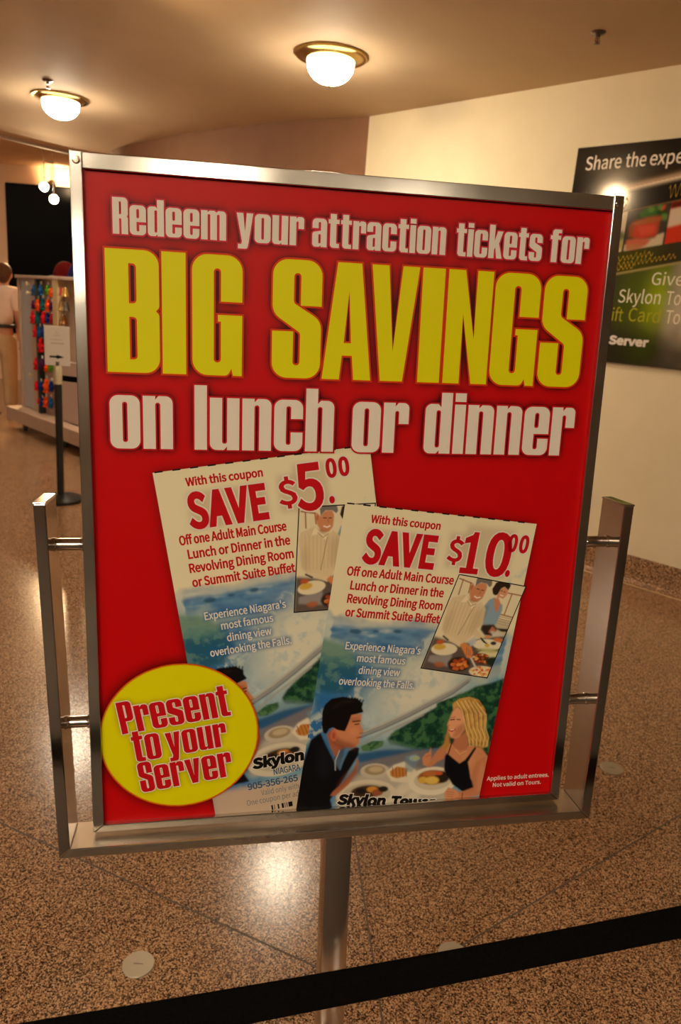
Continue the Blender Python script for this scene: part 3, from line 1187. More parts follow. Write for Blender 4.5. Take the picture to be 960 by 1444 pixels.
o = add_words('headline_lettering', H1, 0.0015, M['ink_white'], M['ink_pink'], 0.0006)
o['label'] = 'white line reading Redeem your attraction tickets for'
o = add_words('headline_lettering', H2L, 0.0019, M['ink_yellow'], M['ink_orange'], 0.0006)
o['label'] = 'tall yellow line reading BIG SAVINGS'
o = add_words('headline_lettering', H3, 0.0017, M['ink_white'], M['ink_red'], 0.0018)
o['label'] = 'white line reading on lunch or dinner'


# ---- coupon art
# outlines of the printed pictures, in millimetres on the coupon
ART = {
    'man': [(14.4, 277.8), (4.1, 288.2), (-0.1, 316.9), (-1.0, 350.3), (-2.0, 381.2), (45.6, 379.1), (40.0, 365.9), (51.5, 339.1), (65.1, 304.9), (65.0, 295.6), (59.9, 294.4), (52.1, 299.9), (47.6, 314.9), (45.9, 326.2), (35.0, 311.7), (23.6, 293.8)],
    'arm': [(64.0, 308.7), (63.2, 325.5), (54.9, 339.0), (41.7, 354.5), (39.1, 360.3), (46.1, 360.0), (59.3, 344.5), (66.3, 329.1), (66.6, 314.1)],
    'collar': [(35.0, 311.7), (41.5, 298.5), (46.9, 295.7), (47.0, 311.2), (44.6, 324.4), (39.9, 320.8)],
    'neck': [(22.4, 279.3), (29.0, 295.4), (38.4, 311.6), (43.2, 298.4), (47.8, 294.5), (42.9, 274.6), (28.7, 271.7)],
    'face': [(31.5, 267.9), (42.8, 273.9), (47.1, 251.8), (56.3, 251.3), (60.8, 251.8), (61.1, 259.8), (61.2, 264.5), (66.6, 274.1), (63.3, 277.2), (64.6, 280.9), (63.1, 284.6), (63.5, 289.0), (60.6, 294.3), (51.4, 295.5), (42.4, 293.0), (35.1, 290.3), (27.0, 282.7)],
    'hair': [(14.7, 268.7), (12.6, 250.8), (14.6, 241.7), (21.1, 234.2), (34.1, 230.6), (41.1, 232.0), (51.3, 231.7), (59.9, 238.1), (59.0, 242.8), (62.1, 248.8), (54.6, 251.4), (48.0, 253.2), (46.2, 263.5), (43.5, 274.6), (34.1, 273.2), (28.5, 270.2), (23.8, 272.6), (21.4, 279.3), (17.7, 277.7)],
    'ear': [(29.8, 278.9), (33.9, 278.7), (31.7, 290.5)],
    'eye': [(52.4, 265.7), (59.4, 264.2), (51.1, 261.8), (59.8, 260.2)],
    'mouth': [(58.9, 281.9), (64.5, 280.5)],
    'whair': [(170.8, 231.7), (178.5, 224.6), (190.6, 221.6), (203.2, 224.6), (213.5, 235.9), (219.1, 250.7), (218.9, 262.0), (224.8, 273.1), (228.3, 286.3), (220.6, 288.6), (210.6, 285.2), (202.7, 282.5), (194.1, 267.0), (191.9, 252.1), (185.0, 239.4), (176.7, 234.3), (174.0, 242.6)],
    'wface': [(172.8, 241.9), (177.6, 235.0), (184.3, 239.8), (191.1, 252.1), (193.0, 265.2), (188.3, 274.9), (183.4, 277.7), (176.9, 276.2), (172.4, 268.1), (171.8, 261.4), (169.4, 260.0), (171.3, 251.3)],
    'whair2': [(172.9, 242.7), (170.3, 257.0), (170.6, 268.2), (170.2, 279.5), (169.5, 290.9), (173.8, 294.5), (177.8, 284.8), (173.8, 271.8)],
    'wneck': [(183.0, 275.9), (189.7, 272.9), (194.8, 267.0), (202.5, 281.8), (200.7, 291.4), (192.0, 293.7), (181.4, 286.5)],
    'wbody': [(170.9, 288.9), (179.0, 283.6), (191.6, 291.8), (205.0, 284.7), (220.6, 288.6), (230.3, 299.6), (233.1, 322.8), (232.3, 346.2), (226.4, 354.3), (215.8, 339.0), (200.1, 316.3), (180.4, 309.4)],
    'warmL': [(171.1, 284.0), (163.0, 294.9), (157.2, 306.6), (153.0, 315.1), (158.2, 318.0), (165.8, 310.0), (174.9, 303.9), (174.5, 294.4)],
    'whandL': [(145.7, 305.2), (149.3, 299.3), (153.3, 297.3), (154.0, 289.7), (156.5, 299.0), (157.5, 308.5), (154.3, 316.2), (148.5, 314.5)],
    'dress': [(174.5, 302.0), (176.6, 297.4), (184.7, 303.5), (195.3, 310.7), (201.7, 305.5), (211.0, 287.1), (213.2, 288.9), (206.0, 308.4), (214.2, 331.2), (224.0, 338.7), (229.0, 352.2), (206.6, 349.0), (191.7, 339.8), (177.1, 321.1)],
    'strap': [(179.8, 283.6), (178.2, 298.1)],
    'warmR': [(217.0, 307.9), (226.6, 299.8), (232.7, 318.9), (232.3, 346.2), (228.2, 354.2), (212.0, 357.9), (197.7, 361.1), (188.1, 359.4), (189.9, 349.6), (206.6, 349.0), (220.3, 342.7), (213.5, 327.4)],
    'whandR': [(182.9, 351.8), (187.0, 343.9), (198.8, 347.4), (204.0, 355.0), (194.2, 362.0), (186.4, 360.2)],
    'weyeL': [(172.4, 253.1), (177.3, 252.1), (179.9, 250.5), (185.1, 251.0)],
    'wmouth': [(173.2, 266.6), (179.8, 264.7)],
    'necklace': [(186.2, 292.0), (192.9, 298.2), (201.1, 293.2)],
    'plateL': [(77.3, 353.3), (110.2, 352.2), (80.8, 374.2)],
    'plateR': [(162.4, 336.2), (191.6, 335.2), (166.1, 356.2)],
    'dish': [(75.2, 323.9), (88.5, 323.4), (76.7, 332.5)],
    'basket': [(107.1, 323.8), (128.4, 323.0), (109.7, 338.9)],
    'glass': [(127.5, 307.8)],
    'road1': [(62.6, 279.1), (89.9, 265.6), (118.6, 248.6), (143.9, 231.8), (167.8, 216.4), (186.0, 198.7)],
    'road2': [(65.6, 291.1), (91.4, 274.0), (113.9, 261.8), (136.3, 248.4)],
    'wood': [(97.9, 281.1), (105.0, 271.5), (120.6, 259.6), (139.4, 245.6), (158.3, 232.4), (177.8, 221.3), (196.8, 207.2), (225.9, 198.0), (230.7, 238.7), (221.0, 254.3), (176.7, 290.5), (137.9, 296.1), (100.9, 288.4)],
    'wood2': [(163.9, 224.0), (183.2, 211.8), (206.8, 202.9), (224.9, 201.8), (226.6, 227.7), (192.9, 224.1)],
    'bush': [(66.7, 293.7), (79.4, 285.7), (93.3, 285.0), (92.8, 292.5), (79.8, 298.7), (69.4, 299.1)],
    'tabletop': [(66.9, 316.0), (86.9, 309.6), (134.3, 296.2), (166.2, 292.9), (180.4, 309.4), (195.1, 347.5), (187.0, 363.4), (47.8, 371.4), (47.7, 348.6), (59.2, 333.2)],
    'water': [(63.1, 303.1), (98.7, 295.9), (177.1, 292.4), (178.9, 301.9), (129.9, 311.5), (66.9, 316.0)],
    'leftblue': [(3.7, 229.9), (18.6, 229.0), (39.6, 233.1), (49.5, 230.7), (19.1, 275.8), (0.1, 284.0)],
    'bank': [(-2.0, 160.3), (22.0, 165.5), (40.9, 178.1), (49.3, 188.0), (30.3, 196.4), (-0.0, 194.9)],
    'mistc': [(114.9, 208.7), (74.5, 236.5), (152.2, 163.1)],
    'nametop': [(49.0, 374.0), (172.3, 367.7), (48.1, 360.0)],
}
BUF = {
    'corners': [(1.3, 0.6), (85.3, 0.0), (104.2, 123.2), (7.5, 114.2)],
    'mull': [(3.7, 4.7), (20.3, 7.8), (8.6, 5.3), (10.7, 24.1), (19.6, 7.9), (21.8, 19.8), (70.0, 12.0), (90.6, 12.3), (75.1, 12.7), (77.0, 39.7), (69.9, 39.4), (94.4, 41.5)],
    'shirt': [(3.9, 39.9), (5.1, 28.9), (20.6, 22.3), (29.0, 29.3), (37.4, 32.5), (41.5, 27.9), (51.4, 36.4), (55.5, 56.0), (50.8, 63.0), (63.4, 70.4), (58.8, 74.3), (49.7, 71.1), (44.6, 80.6), (38.9, 85.5), (30.0, 79.0), (15.9, 76.6), (9.2, 70.0)],
    'hairm': [(25.9, 8.4), (24.5, 1.7), (25.1, -3.8), (31.8, -4.3), (38.4, -3.2), (44.2, 1.2), (45.7, 6.3), (43.8, 9.0), (39.1, 5.2), (31.3, 5.0), (28.1, 8.2), (26.4, 12.9)],
    'facem': [(22.5, 19.7), (20.9, 10.8), (21.4, 6.8), (26.8, 12.0), (28.1, 8.2), (31.5, 5.4), (39.3, 5.6), (41.3, 10.2), (41.7, 16.3), (41.3, 24.1), (37.5, 29.4), (33.1, 29.9), (27.7, 28.1)],
    'collar': [(17.6, 32.9), (20.9, 23.0), (25.3, 27.7), (32.9, 34.8), (36.7, 31.1), (34.2, 39.3), (26.0, 31.4)],
    'ear': [(21.4, 13.7)],
    'fore': [(15.9, 76.6), (30.0, 79.0), (44.0, 83.1), (40.2, 88.4), (23.4, 81.7)],
    'hand': [(38.9, 85.5), (43.4, 81.6), (54.7, 86.1), (60.1, 93.1), (60.2, 100.3), (54.7, 100.4), (47.8, 93.5)],
    'handr': [(63.4, 70.4), (70.0, 67.7), (73.9, 69.4), (69.0, 72.6)],
    'hairw': [(51.7, 16.1), (48.3, 10.5), (49.8, 1.7), (56.0, -1.7), (63.6, -2.3), (69.0, 2.1), (68.5, 8.5), (62.2, 4.9), (58.8, 7.8), (57.7, 15.8), (55.5, 17.7)],
    'facew': [(57.0, 15.9), (58.9, 7.9), (62.6, 5.1), (68.5, 8.5), (69.6, 13.7), (66.8, 20.4), (61.5, 19.0), (59.2, 22.5)],
    'topw': [(47.2, 33.9), (50.5, 24.1), (55.8, 20.0), (64.0, 26.3), (69.0, 27.0), (71.9, 33.6), (72.2, 51.6), (69.1, 55.2), (55.5, 56.0)],
    'skinv': [(56.0, 20.7), (61.5, 20.6), (66.6, 26.7), (67.1, 38.3), (62.2, 34.5), (58.3, 27.3)],
    'skirt': [(55.5, 56.0), (69.9, 53.5), (76.9, 58.7), (73.6, 68.7), (64.1, 68.7), (55.8, 62.2)],
    'plate1': [(21.4, 94.6), (33.6, 92.6), (23.9, 100.5)],
    'plate2': [(75.7, 78.7), (93.3, 75.8), (78.6, 85.4)],
    'plate3': [(81.1, 89.0), (98.2, 88.6), (83.4, 94.2)],
    'table': [(5.3, 103.5), (12.3, 77.2), (41.0, 86.7), (54.5, 75.0), (93.4, 63.8), (105.5, 111.7), (102.8, 123.4), (7.5, 114.2)],
    'food1': [(48.5, 109.2), (59.4, 107.6), (52.4, 118.3)],
    'food2': [(74.3, 98.8), (86.2, 97.0), (77.1, 104.8)],
    'food3': [(84.7, 114.9), (101.0, 112.4), (88.0, 122.4)],
    'green': [(93.5, 99.0), (103.9, 97.4), (96.1, 105.1)],
    'pan': [(73.3, 57.7), (93.0, 55.9), (98.0, 59.9), (82.6, 60.8)],
    'tong': [(59.8, 99.5), (72.3, 111.9)],
    'greyleg': [(8.8, 104.5), (35.4, 98.6), (38.1, 115.7), (9.1, 112.3)],
    'cloth': [(47.2, 79.4), (53.3, 72.1), (58.5, 80.7), (53.2, 86.3)],
    'blackbits': [(63.9, 75.1), (72.0, 79.2), (61.4, 73.0), (68.1, 77.5)],
}


def paint_coupon(w, h, seven):
    global RNG
    RNG = np.random.default_rng(21)
    c = Canvas(w, h, 0.75, (236, 226, 190))
    X, Y = c.X, c.Y
    n1 = c.noise(10.0, 3)
    n2 = c.noise(3.4, 3)
    nx = c.blur(RNG.random((c.ny, c.nx)), 1.6)
    nx = np.apply_along_axis(lambda r: np.convolve(r, np.ones(25) / 25, 'same'), 1, nx)   # drawn-out flecks of water
    nx = (nx - nx.mean()) / nx.std()
    a = ART
    # blue river above the falls with white riffles
    ramp = np.clip((Y - 126 + n1 * 2.0 + (X - 80) * 0.02) / 22, 0, 1)
    c.put(ramp, (170, 190, 178))
    river = np.clip((Y - 128 + n1 * 3) / 16, 0, 1) * np.clip((172 - Y + X * 0.16 + n1 * 4) / 22, 0, 1)
    c.put(river, (46, 122, 182), 0.75)
    c.put(np.clip(nx * 0.6 + 0.1, 0, 1) * river, (22, 84, 146), 0.65)
    c.put(np.clip(-nx * 0.7 - 0.1, 0, 1) * river, (214, 218, 200), 0.75)
    for x0, y0, rx, ry in ((36, 149, 7, 3), (86, 145, 5, 2.4), (60, 147, 4, 1.6), (150, 141, 8, 3)):
        c.ell(x0, y0, rx, ry, (36, 82, 112), 0.85, 0, 0.9)
    c.path([(0, 141), (50, 139), (110, 136), (150, 133)], 5, (220, 218, 196), 0.55, 2.2)
    # curtain of the falls, then a wide plume of spray
    low = np.clip((Y - 172 - X * 0.08 + n1 * 5) / 18, 0, 1)
    c.put(low, (112, 160, 184), 0.9)
    c.put(low * np.clip((80 - X + n1 * 8) / 44, 0, 1), (34, 104, 164), 0.88)
    c.put(low * np.clip(n2 * 0.5, 0, 1) * np.clip((100 - X) / 40, 0, 1), (112, 156, 168), 0.6)
    mist = np.exp(-(((X - 128) / 58) ** 2 + ((Y - 212 + (X - 128) * 0.48) / 46) ** 2) ** 1.3)
    c.put(np.clip(mist * 1.15 + n1 * 0.07 * mist, 0, 1), (226, 222, 200), 0.95)
    m2 = np.exp(-(((X - 68) / 40) ** 2 + ((Y - 262) / 22) ** 2))
    c.put(np.clip(m2 * (0.75 + 0.3 * n2), 0, 1), (190, 206, 206), 0.85)
    c.put(np.clip(0.5 * n2 - 0.1, 0, 1) * mist, (160, 188, 194), 0.5)
    # near bank at the left, foam at its foot
    c.poly(a['bank'], (74, 122, 104), 0.7, 2.2)
    c.poly([(-2, 190), (30, 194), (50, 188), (54, 206), (40, 226), (16, 228), (-2, 222)], (36, 92, 116), 0.85, 2.0)
    c.put(np.clip(n2 * 0.7, 0, 1) * c.blur(c.mask_poly([(-2, 162), (22, 166), (50, 188), (54, 206), (20, 228), (-2, 222)]), 2), (118, 158, 140), 0.4)
    c.poly(a['leftblue'], (40, 104, 164), 0.8, 3.5)
    foam = np.clip((Y - 256 + X * 0.9) / 8, 0, 1) * np.clip((296 - Y - X * 1.0) / 8, 0, 1)
    c.put(foam * np.clip(0.5 + n2 * 0.6, 0, 1), (196, 206, 196), 0.8)
    # wooded far bank
    wood = np.maximum(c.mask_poly(a['wood']), c.mask_poly([(150, 232), (240, 190), (240, 300), (180, 300)]))
    wood = c.blur(wood, 1.6)
    wood = np.clip(wood * 1.4 - 0.2 + 0.10 * n2 * (wood > 0.04), 0, 1)
    c.put(wood, (30, 76, 54))
    c.put(wood * np.clip(n2 * 0.8, 0, 1), (84, 132, 82), 0.5)
    c.put(wood * np.clip(-n2 * 0.9, 0, 1), (14, 42, 36), 0.75)
    c.poly([(66, 306), (66, 292), (100, 284), (140, 296), (170, 294), (170, 302)], (120, 148, 156), 0.6, 2)
    bm_ = c.blur(c.mask_poly(a['bush']), 1.0)
    bm_ = np.clip(bm_ * 1.3 + 0.1 * n2 * (bm_ > 0.05) - 0.1, 0, 1)
    c.put(bm_, (78, 122, 66), 0.9)
    c.put(bm_ * np.clip(-n2, 0, 1), (36, 74, 46), 0.7)
    c.path(a['road1'], 7.0, (146, 146, 146), 0.85, 0.8)
    r2 = [(p[0], p[1] + 3.4) for p in a['road1']]
    c.path(r2, 1.3, (84, 92, 100), 0.8, 0.5)
    c.path([(p[0], p[1] - 3.2) for p in a['road1']], 1.2, (206, 198, 176), 0.85, 0.4)
    c.path(a['road2'], 3.0, (160, 160, 152), 0.75, 0.7)
    c.poly([(180, 196), (206, 182), (236, 172), (236, 186), (200, 204)], (186, 196, 180), 0.6, 2.5)
    # dark blue water and railing behind the table
    c.poly(a['water'], (36, 86, 130), 0.95, 1.6)
    # ---- table
    c.poly(a['tabletop'], (120, 116, 122), 1.0, 1.5)
    c.poly([(70, 330), (120, 318), (180, 326), (196, 350), (186, 366), (46, 374), (56, 348)], (188, 178, 160), 1.0, 3)
    c.ell(89, 325, 18, 10, (196, 186, 166), 1, -2, 0.5)
    c.ell(89, 324, 13, 6.5, (160, 140, 108), 1, -2, 0.6)
    c.ell(90, 323, 9, 4, (196, 176, 140), 1, -2, 0.8)
    c.poly([(103, 326), (112, 316), (124, 311), (140, 322), (150, 332), (132, 340), (112, 338)], (226, 214, 188), 1, 0.9)
    c.poly([(108, 325), (116, 318), (131, 320), (129, 331), (118, 334), (110, 331)], (196, 128, 58), 1, 0.7)
    for k in range(5):
        c.path([(110.5 + 4.3 * k, 319.5 + 0.4 * k), (113 + 4.3 * k, 331)], 1.1, (132, 70, 26), 0.8, 0.4)
    for (x0, y0, r0) in ((132, 346, 12), (144, 356, 10), (122, 356, 12), (150, 344, 9)):
        c.ell(x0, y0, r0, r0 * 0.6, (224, 212, 188), 0.8, -20, 2.0)
    c.ell(84, 358, 38, 21, (214, 204, 180), 1, -3, 0.6)
    c.ell(84, 357, 30, 15, (194, 184, 160), 1, -3, 0.6)
    c.ell(84, 353, 20, 8.5, (64, 44, 30), 1, -5, 1.0)
    c.ell(90, 350, 7, 4, (206, 140, 56), 1, 0, 0.7)
    c.ell(97, 354, 7, 4.5, (150, 84, 50), 1, 0, 0.7)
    c.ell(76, 353, 6, 4, (30, 24, 22), 1, 0, 0.7)
    c.ell(104, 349, 6, 4, (36, 28, 26), 1, 0, 0.7)
    c.ell(165, 336, 31, 19.5, (228, 218, 192), 1, -2, 0.6)
    c.ell(165, 335, 24, 13.5, (206, 194, 168), 1, -2, 0.6)
    c.ell(164, 331, 19, 10, (150, 88, 40), 1, -2, 0.9)
    c.ell(176, 330, 10, 8, (44, 32, 24), 1, 10, 0.9)
    c.ell(152, 335, 6, 4.6, (216, 176, 70), 1, 0, 0.6)
    c.ell(164, 335, 9, 5.5, (222, 186, 90), 1, 0, 0.9)
    c.ell(160, 326, 10, 3.4, (190, 110, 56), 1, -6, 0.7)
    c.ell(171, 325, 5, 2.6, (206, 90, 50), 1, 0, 0.6)
    c.poly([(124, 304), (138, 300), (141, 312), (136, 325), (127, 324)], (116, 150, 166), 0.6, 0.9)
    c.ell(136, 306, 7, 4, (170, 196, 190), 0.6, 0, 0.7)
    c.ell(138, 306, 3.4, 2, (186, 190, 90), 0.7, 0, 0.5)
    # ---- man in a black jacket, in profile
    c.poly(a['man'], (12, 12, 17), 1, 0.7)
    c.poly([(14, 290), (24, 296), (36, 320), (30, 340), (18, 330)], (30, 30, 38), 0.55, 4)
    c.poly(a['arm'], (176, 104, 70), 1, 0.7)
    c.poly([(50, 336), (64, 318), (66, 326), (54, 346), (44, 356)], (120, 64, 42), 0.5, 2)
    c.poly(a['neck'], (166, 98, 66), 1, 0.7)
    c.poly(a['collar'], (70, 76, 92), 0.7, 0.9)
    c.path([(41, 300), (38, 314), (40, 326)], 1.2, (210, 214, 216), 0.7, 0.4)
    c.poly(a['face'], (206, 134, 94), 1, 0.6)
    c.poly([(27, 276), (40, 286), (60, 292), (60, 297), (44, 297), (30, 290)], (130, 70, 46), 0.75, 2.2)
    c.poly([(46, 256), (60, 256), (58, 262), (48, 262)], (150, 86, 58), 0.5, 1.6)
    c.ell(55, 275, 6, 5, (224, 150, 108), 0.6, 0, 2)
    hm = np.clip(c.blur(c.mask_poly(a['hair']), 0.8) * 1.4 - 0.1, 0, 1)
    c.put(hm, (17, 13, 12))
    for k in range(7):
        c.path([(36 + 3.6 * k, 238 + 0.3 * k), (38.5 + 3.5 * k, 231.0 + 0.9 * max(k - 3, 0))], 1.5, (17, 13, 12), 0.95, 0.4)
    c.path([(24, 246), (34, 238), (46, 236)], 2.0, (52, 42, 36), 0.5, 1.2)
    c.ell(31, 281, 4.0, 7.4, (206, 110, 78), 1, -10, 0.6)
    c.ell(31, 281, 2.0, 4.6, (140, 66, 46), 0.7, -10, 0.8)
    c.path([a['eye'][2], a['eye'][3]], 1.5, (26, 16, 12), 0.95, 0.4)
    c.path([(54.5, 265.4), (59, 264.4)], 1.5, (40, 24, 18), 0.9, 0.3)
    c.path([(60, 282.4), (64.6, 281.0)], 1.3, (120, 52, 42), 0.9, 0.3)
    c.path([(62, 276.6), (66, 275.4)], 1.0, (134, 76, 52), 0.8, 0.4)
    # ---- woman with long fair hair
    c.poly(a['warmL'], (196, 128, 88), 1, 0.7)
    c.poly(a['whandL'], (206, 138, 96), 1, 0.6)
    c.path([(150, 304), (155, 301)], 0.9, (140, 80, 54), 0.7, 0.3)
    c.poly(a['wbody'], (208, 140, 98), 1, 0.8)
    c.poly(a['wneck'], (188, 118, 82), 1, 1.0)
    c.poly([(196, 300), (210, 292), (214, 310), (206, 320)], (226, 160, 116), 0.5, 2.5)
    c.poly(a['dress'], (13, 13, 20), 1, 0.6)
    c.path(a['strap'], 1.5, (13, 13, 20), 1, 0.3)
    c.poly(a['warmR'], (196, 126, 88), 1, 0.8)
    c.poly([(224, 302), (232, 320), (231, 344), (226, 352), (222, 330)], (226, 158, 114), 0.5, 2.0)
    c.poly(a['whandR'], (212, 144, 104), 1, 0.6)
    for k in range(3):
        c.path([(186 + k, 350 + 3 * k), (196, 351 + 3 * k)], 0.8, (150, 88, 60), 0.7, 0.3)
    c.path([(207, 351), (208, 359)], 1.2, (60, 50, 40), 0.8, 0.3)
    c.poly(a['whair2'], (186, 136, 66), 1, 0.9)
    c.poly(a['wface'], (230, 164, 122), 1, 0.7)
    c.poly([(182, 262), (192, 256), (192, 268), (186, 276), (178, 277)], (176, 106, 72), 0.65, 1.8)
    hw = np.clip(c.blur(c.mask_poly(a['whair']), 0.9) * 1.4 - 0.2, 0, 1)
    c.put(hw, (206, 160, 80))
    c.put(hw * np.clip(-n2 * 0.6, 0, 1), (140, 92, 40), 0.7)
    c.put(hw * np.clip((c.Y - 262) / 26, 0, 1), (170, 122, 56), 0.5)
    for k in range(16):
        t_ = k / 15.0
        x0 = 176 + 26 * t_
        pts_ = [(x0, 226 + 6 * abs(t_ - 0.5)), (x0 + 9 + 6 * t_, 240 + 4 * t_), (194 + 26 * t_, 262), (200 + 26 * t_ + 3 * math.sin(k * 2.1), 274), (204 + 22 * t_, 286 - 3 * (k % 3))]
        c.path(pts_, 1.1, ((246, 218, 146), (158, 106, 44), (226, 186, 106))[k % 3], 0.75, 0.45)
    c.path([a['weyeL'][0], a['weyeL'][1]], 1.5, (58, 32, 24), 0.95, 0.3)
    c.path([(180.6, 252.0), (184.6, 252.2)], 1.3, (58, 32, 24), 0.9, 0.3)
    c.path([(172.6, 250.2), (177.6, 248.8)], 0.9, (140, 90, 54), 0.8, 0.3)
    c.path([(173.6, 266.8), (176.6, 268.0), (180.4, 265.4)], 2.2, (186, 56, 54), 0.95, 0.3)
    c.path([(174.6, 266.6), (179.4, 265.6)], 0.9, (246, 234, 222), 0.95, 0.2)
    c.path([(170.6, 259.6), (173, 260.4)], 0.8, (170, 96, 66), 0.8, 0.3)
    c.path(a['necklace'], 0.7, (230, 196, 130), 0.8, 0.2)
    # foot of the coupon: pale panel
    c.poly([(0, 385), (w, 385), (w, h + 5), (0, h + 5)], (206, 178, 150), 0.9, 3)
    # tint printed round the words
    for (u0, u1, v0, v1) in ((30, 116, 26, 68), (128, 150, 20, 62), (147, 207 if seven else 184, 10, 70)):
        m = c.blur(c.mask_poly([(u0, v0), (u1, v0), (u1, v1), (u0, v1)]), 3.2)
        c.put(m, (170, 144, 108), 0.40)
    for (u0, u1, vb) in ((27, 118, 171), (43, 102, 185.6), (47, 98, 200.5), (26, 118, 215.5)):
        m = c.blur(c.mask_poly([(u0 - 1, vb - 9.5), (u1 + 1, vb - 9.5), (u1 + 1, vb + 1.5), (u0 - 1, vb + 1.5)]), 1.8)
        c.put(m, (26, 92, 156), 0.74)
    # colour of the whole picture is a little dense and cool
    return c


def paint_buffet():
    """the small tilted photograph of a couple filling plates at a buffet"""
    global RNG
    RNG = np.random.default_rng(5)
    c = Canvas(92, 122, 0.65, (232, 220, 184))
    n = c.noise(2.2, 2)
    b = dict((k, [((x - 1.0 - 0.03 * y) * 1.06, y) for x, y in v]) for k, v in BUF.items())
    m_ = b['mull']
    for i in (0, 2, 4, 6, 8, 10):
        c.path(m_[i:i + 2], 1.5, (156, 88, 46), 0.95, 0.35)
    for k in range(4):
        c.path([(72, 42 + 3 * k), (92, 43.5 + 3 * k)], 0.8, (156, 128, 100), 0.8, 0.25)
    c.poly([(70, 44), (94, 46), (94, 66), (72, 62)], (176, 160, 134), 0.6, 1.5)
    # woman behind
    c.poly(b['topw'], (140, 166, 182), 1, 0.6)
    c.poly([(50, 34), (54, 30), (56, 48), (50, 54)], (92, 116, 134), 0.6, 1.4)
    c.poly(b['skinv'], (206, 136, 98), 1, 0.6)
    c.poly(b['facew'], (216, 150, 114), 1, 0.5)
    c.put(np.clip(c.blur(c.mask_poly(b['hairw']), 0.7) * 1.4 - 0.15, 0, 1), (50, 36, 28))
    c.path([(63.5, 16), (67.5, 16.5)], 1.3, (246, 236, 226), 0.9, 0.3)
    c.path([(62, 10.5), (64, 10.8)], 1.0, (50, 30, 24), 0.9, 0.3)
    c.path([(66.4, 11.3), (68.2, 11.6)], 1.0, (50, 30, 24), 0.9, 0.3)
    c.poly(b['skirt'], (52, 42, 38), 1, 0.8)
    c.poly([(70, 56), (78, 60), (74, 66), (68, 64)], (196, 124, 86), 0.9, 0.8)
    # table under everything
    c.poly([(0, 80), (30, 84), (46, 82), (60, 74), (94, 64), (94, 124), (0, 124)], (96, 84, 78), 1, 1.5)
    c.poly(b['greyleg'], (150, 142, 140), 1, 1.0)
    # man
    c.poly(b['shirt'], (224, 202, 162), 1, 0.7)
    c.poly([(40, 40), (52, 36), (55, 56), (46, 70), (40, 66)], (186, 160, 120), 0.45, 3)
    c.poly([(4, 56), (12, 40), (16, 60), (14, 76), (8, 70)], (182, 156, 116), 0.35, 2.5)
    for k in range(9):
        c.path([(9 + 4.8 * k, 32 + 0.4 * k), (12 + 4.4 * k, 72)], 0.6, (178, 152, 112), 0.5, 0.3)
    c.path([(36, 36), (30, 74)], 0.9, (140, 114, 80), 0.8, 0.3)
    c.poly(b['fore'], (228, 206, 166), 1, 0.6)
    c.poly(b['collar'], (240, 224, 190), 1, 0.4)
    c.path([(24, 30), (31, 36), (37, 32)], 1.0, (130, 96, 70), 0.7, 0.4)
    c.poly(b['facem'], (208, 138, 96), 1, 0.6)
    c.poly([(24, 26), (36, 29), (40, 24), (36, 30), (28, 31)], (140, 80, 54), 0.6, 1.2)
    c.put(np.clip(c.blur(c.mask_poly(b['hairm']), 0.7) * 1.4 - 0.15, 0, 1), (122, 116, 108))
    c.ell(22.4, 13, 1.8, 3.4, (190, 112, 78), 1, 0, 0.4)
    c.path([(31, 23), (35, 24.5), (38.5, 23)], 1.5, (246, 238, 228), 0.95, 0.3)
    c.path([(30, 13.5), (33.5, 13.8)], 1.1, (46, 30, 24), 0.95, 0.3)
    c.path([(36.6, 14), (39.6, 14)], 1.1, (46, 30, 24), 0.95, 0.3)
    c.path([(35.5, 15), (36.4, 19)], 1.0, (160, 92, 62), 0.7, 0.4)
    # plates and dishes
    c.ell(20, 94, 17, 8, (232, 220, 186), 1, -6, 0.5)
    c.ell(13, 92, 8, 4, (216, 176, 70), 1, -6, 0.8)
    c.ell(11, 86, 5, 3, (196, 92, 44), 1, 0, 0.7)
    c.path([(12, 78), (20, 82)], 2.2, (50, 38, 34), 0.95, 0.5)
    c.ell(74, 80, 20, 7.2, (232, 222, 190), 1, -4, 0.5)
    c.ell(82, 92, 16, 5.6, (222, 214, 170), 1, -4, 0.5)
    c.ell(78, 87, 16, 3, (176, 176, 96), 0.6, -4, 0.9)
    for p0, p1 in ((b['blackbits'][0], b['blackbits'][1]), (b['blackbits'][2], b['blackbits'][3])):
        c.path([p0, p1], 1.8, (40, 32, 28), 0.95, 0.4)
    c.ell(81, 77, 4, 2.4, (58, 46, 42), 1, 0, 0.5)
    c.ell(74, 81, 3.4, 2.2, (214, 182, 60), 1, 0, 0.5)
    c.ell(86, 72, 7, 2.6, (214, 126, 66), 1, 0, 0.6)
    c.poly(b['pan'], (42, 36, 34), 1, 0.6)
    c.poly([(70, 62), (86, 62), (92, 66), (76, 68)], (206, 200, 186), 0.8, 0.7)
    c.poly(b['cloth'], (190, 196, 204), 0.9, 0.9)
    c.ell(47, 110, 15, 9.5, (52, 36, 28), 1, 0, 0.9)
    for k in range(34):
        a_, r_ = RNG.random() * 6.28, RNG.random() ** 0.5
        c.ell(47 + 12.5 * r_ * math.cos(a_), 110 + 7.5 * r_ * math.sin(a_), 2.4, 1.9, ((206, 102, 44), (156, 66, 30), (226, 142, 70))[k % 3], 0.95, 0, 0.45)
    c.ell(22, 114, 7, 3.4, (176, 100, 56), 0.9, 0, 0.9)
    c.ell(74, 99, 13, 7, (84, 54, 38), 1, 8, 0.7)
    for k in range(26):
        a_, r_ = RNG.random() * 6.28, RNG.random() ** 0.5
        c.ell(74 + 12 * r_ * math.cos(a_), 99 + 6 * r_ * math.sin(a_), 1.8, 1.4, ((206, 98, 50), (226, 180, 110), (150, 66, 34))[k % 3], 0.95, 0, 0.35)
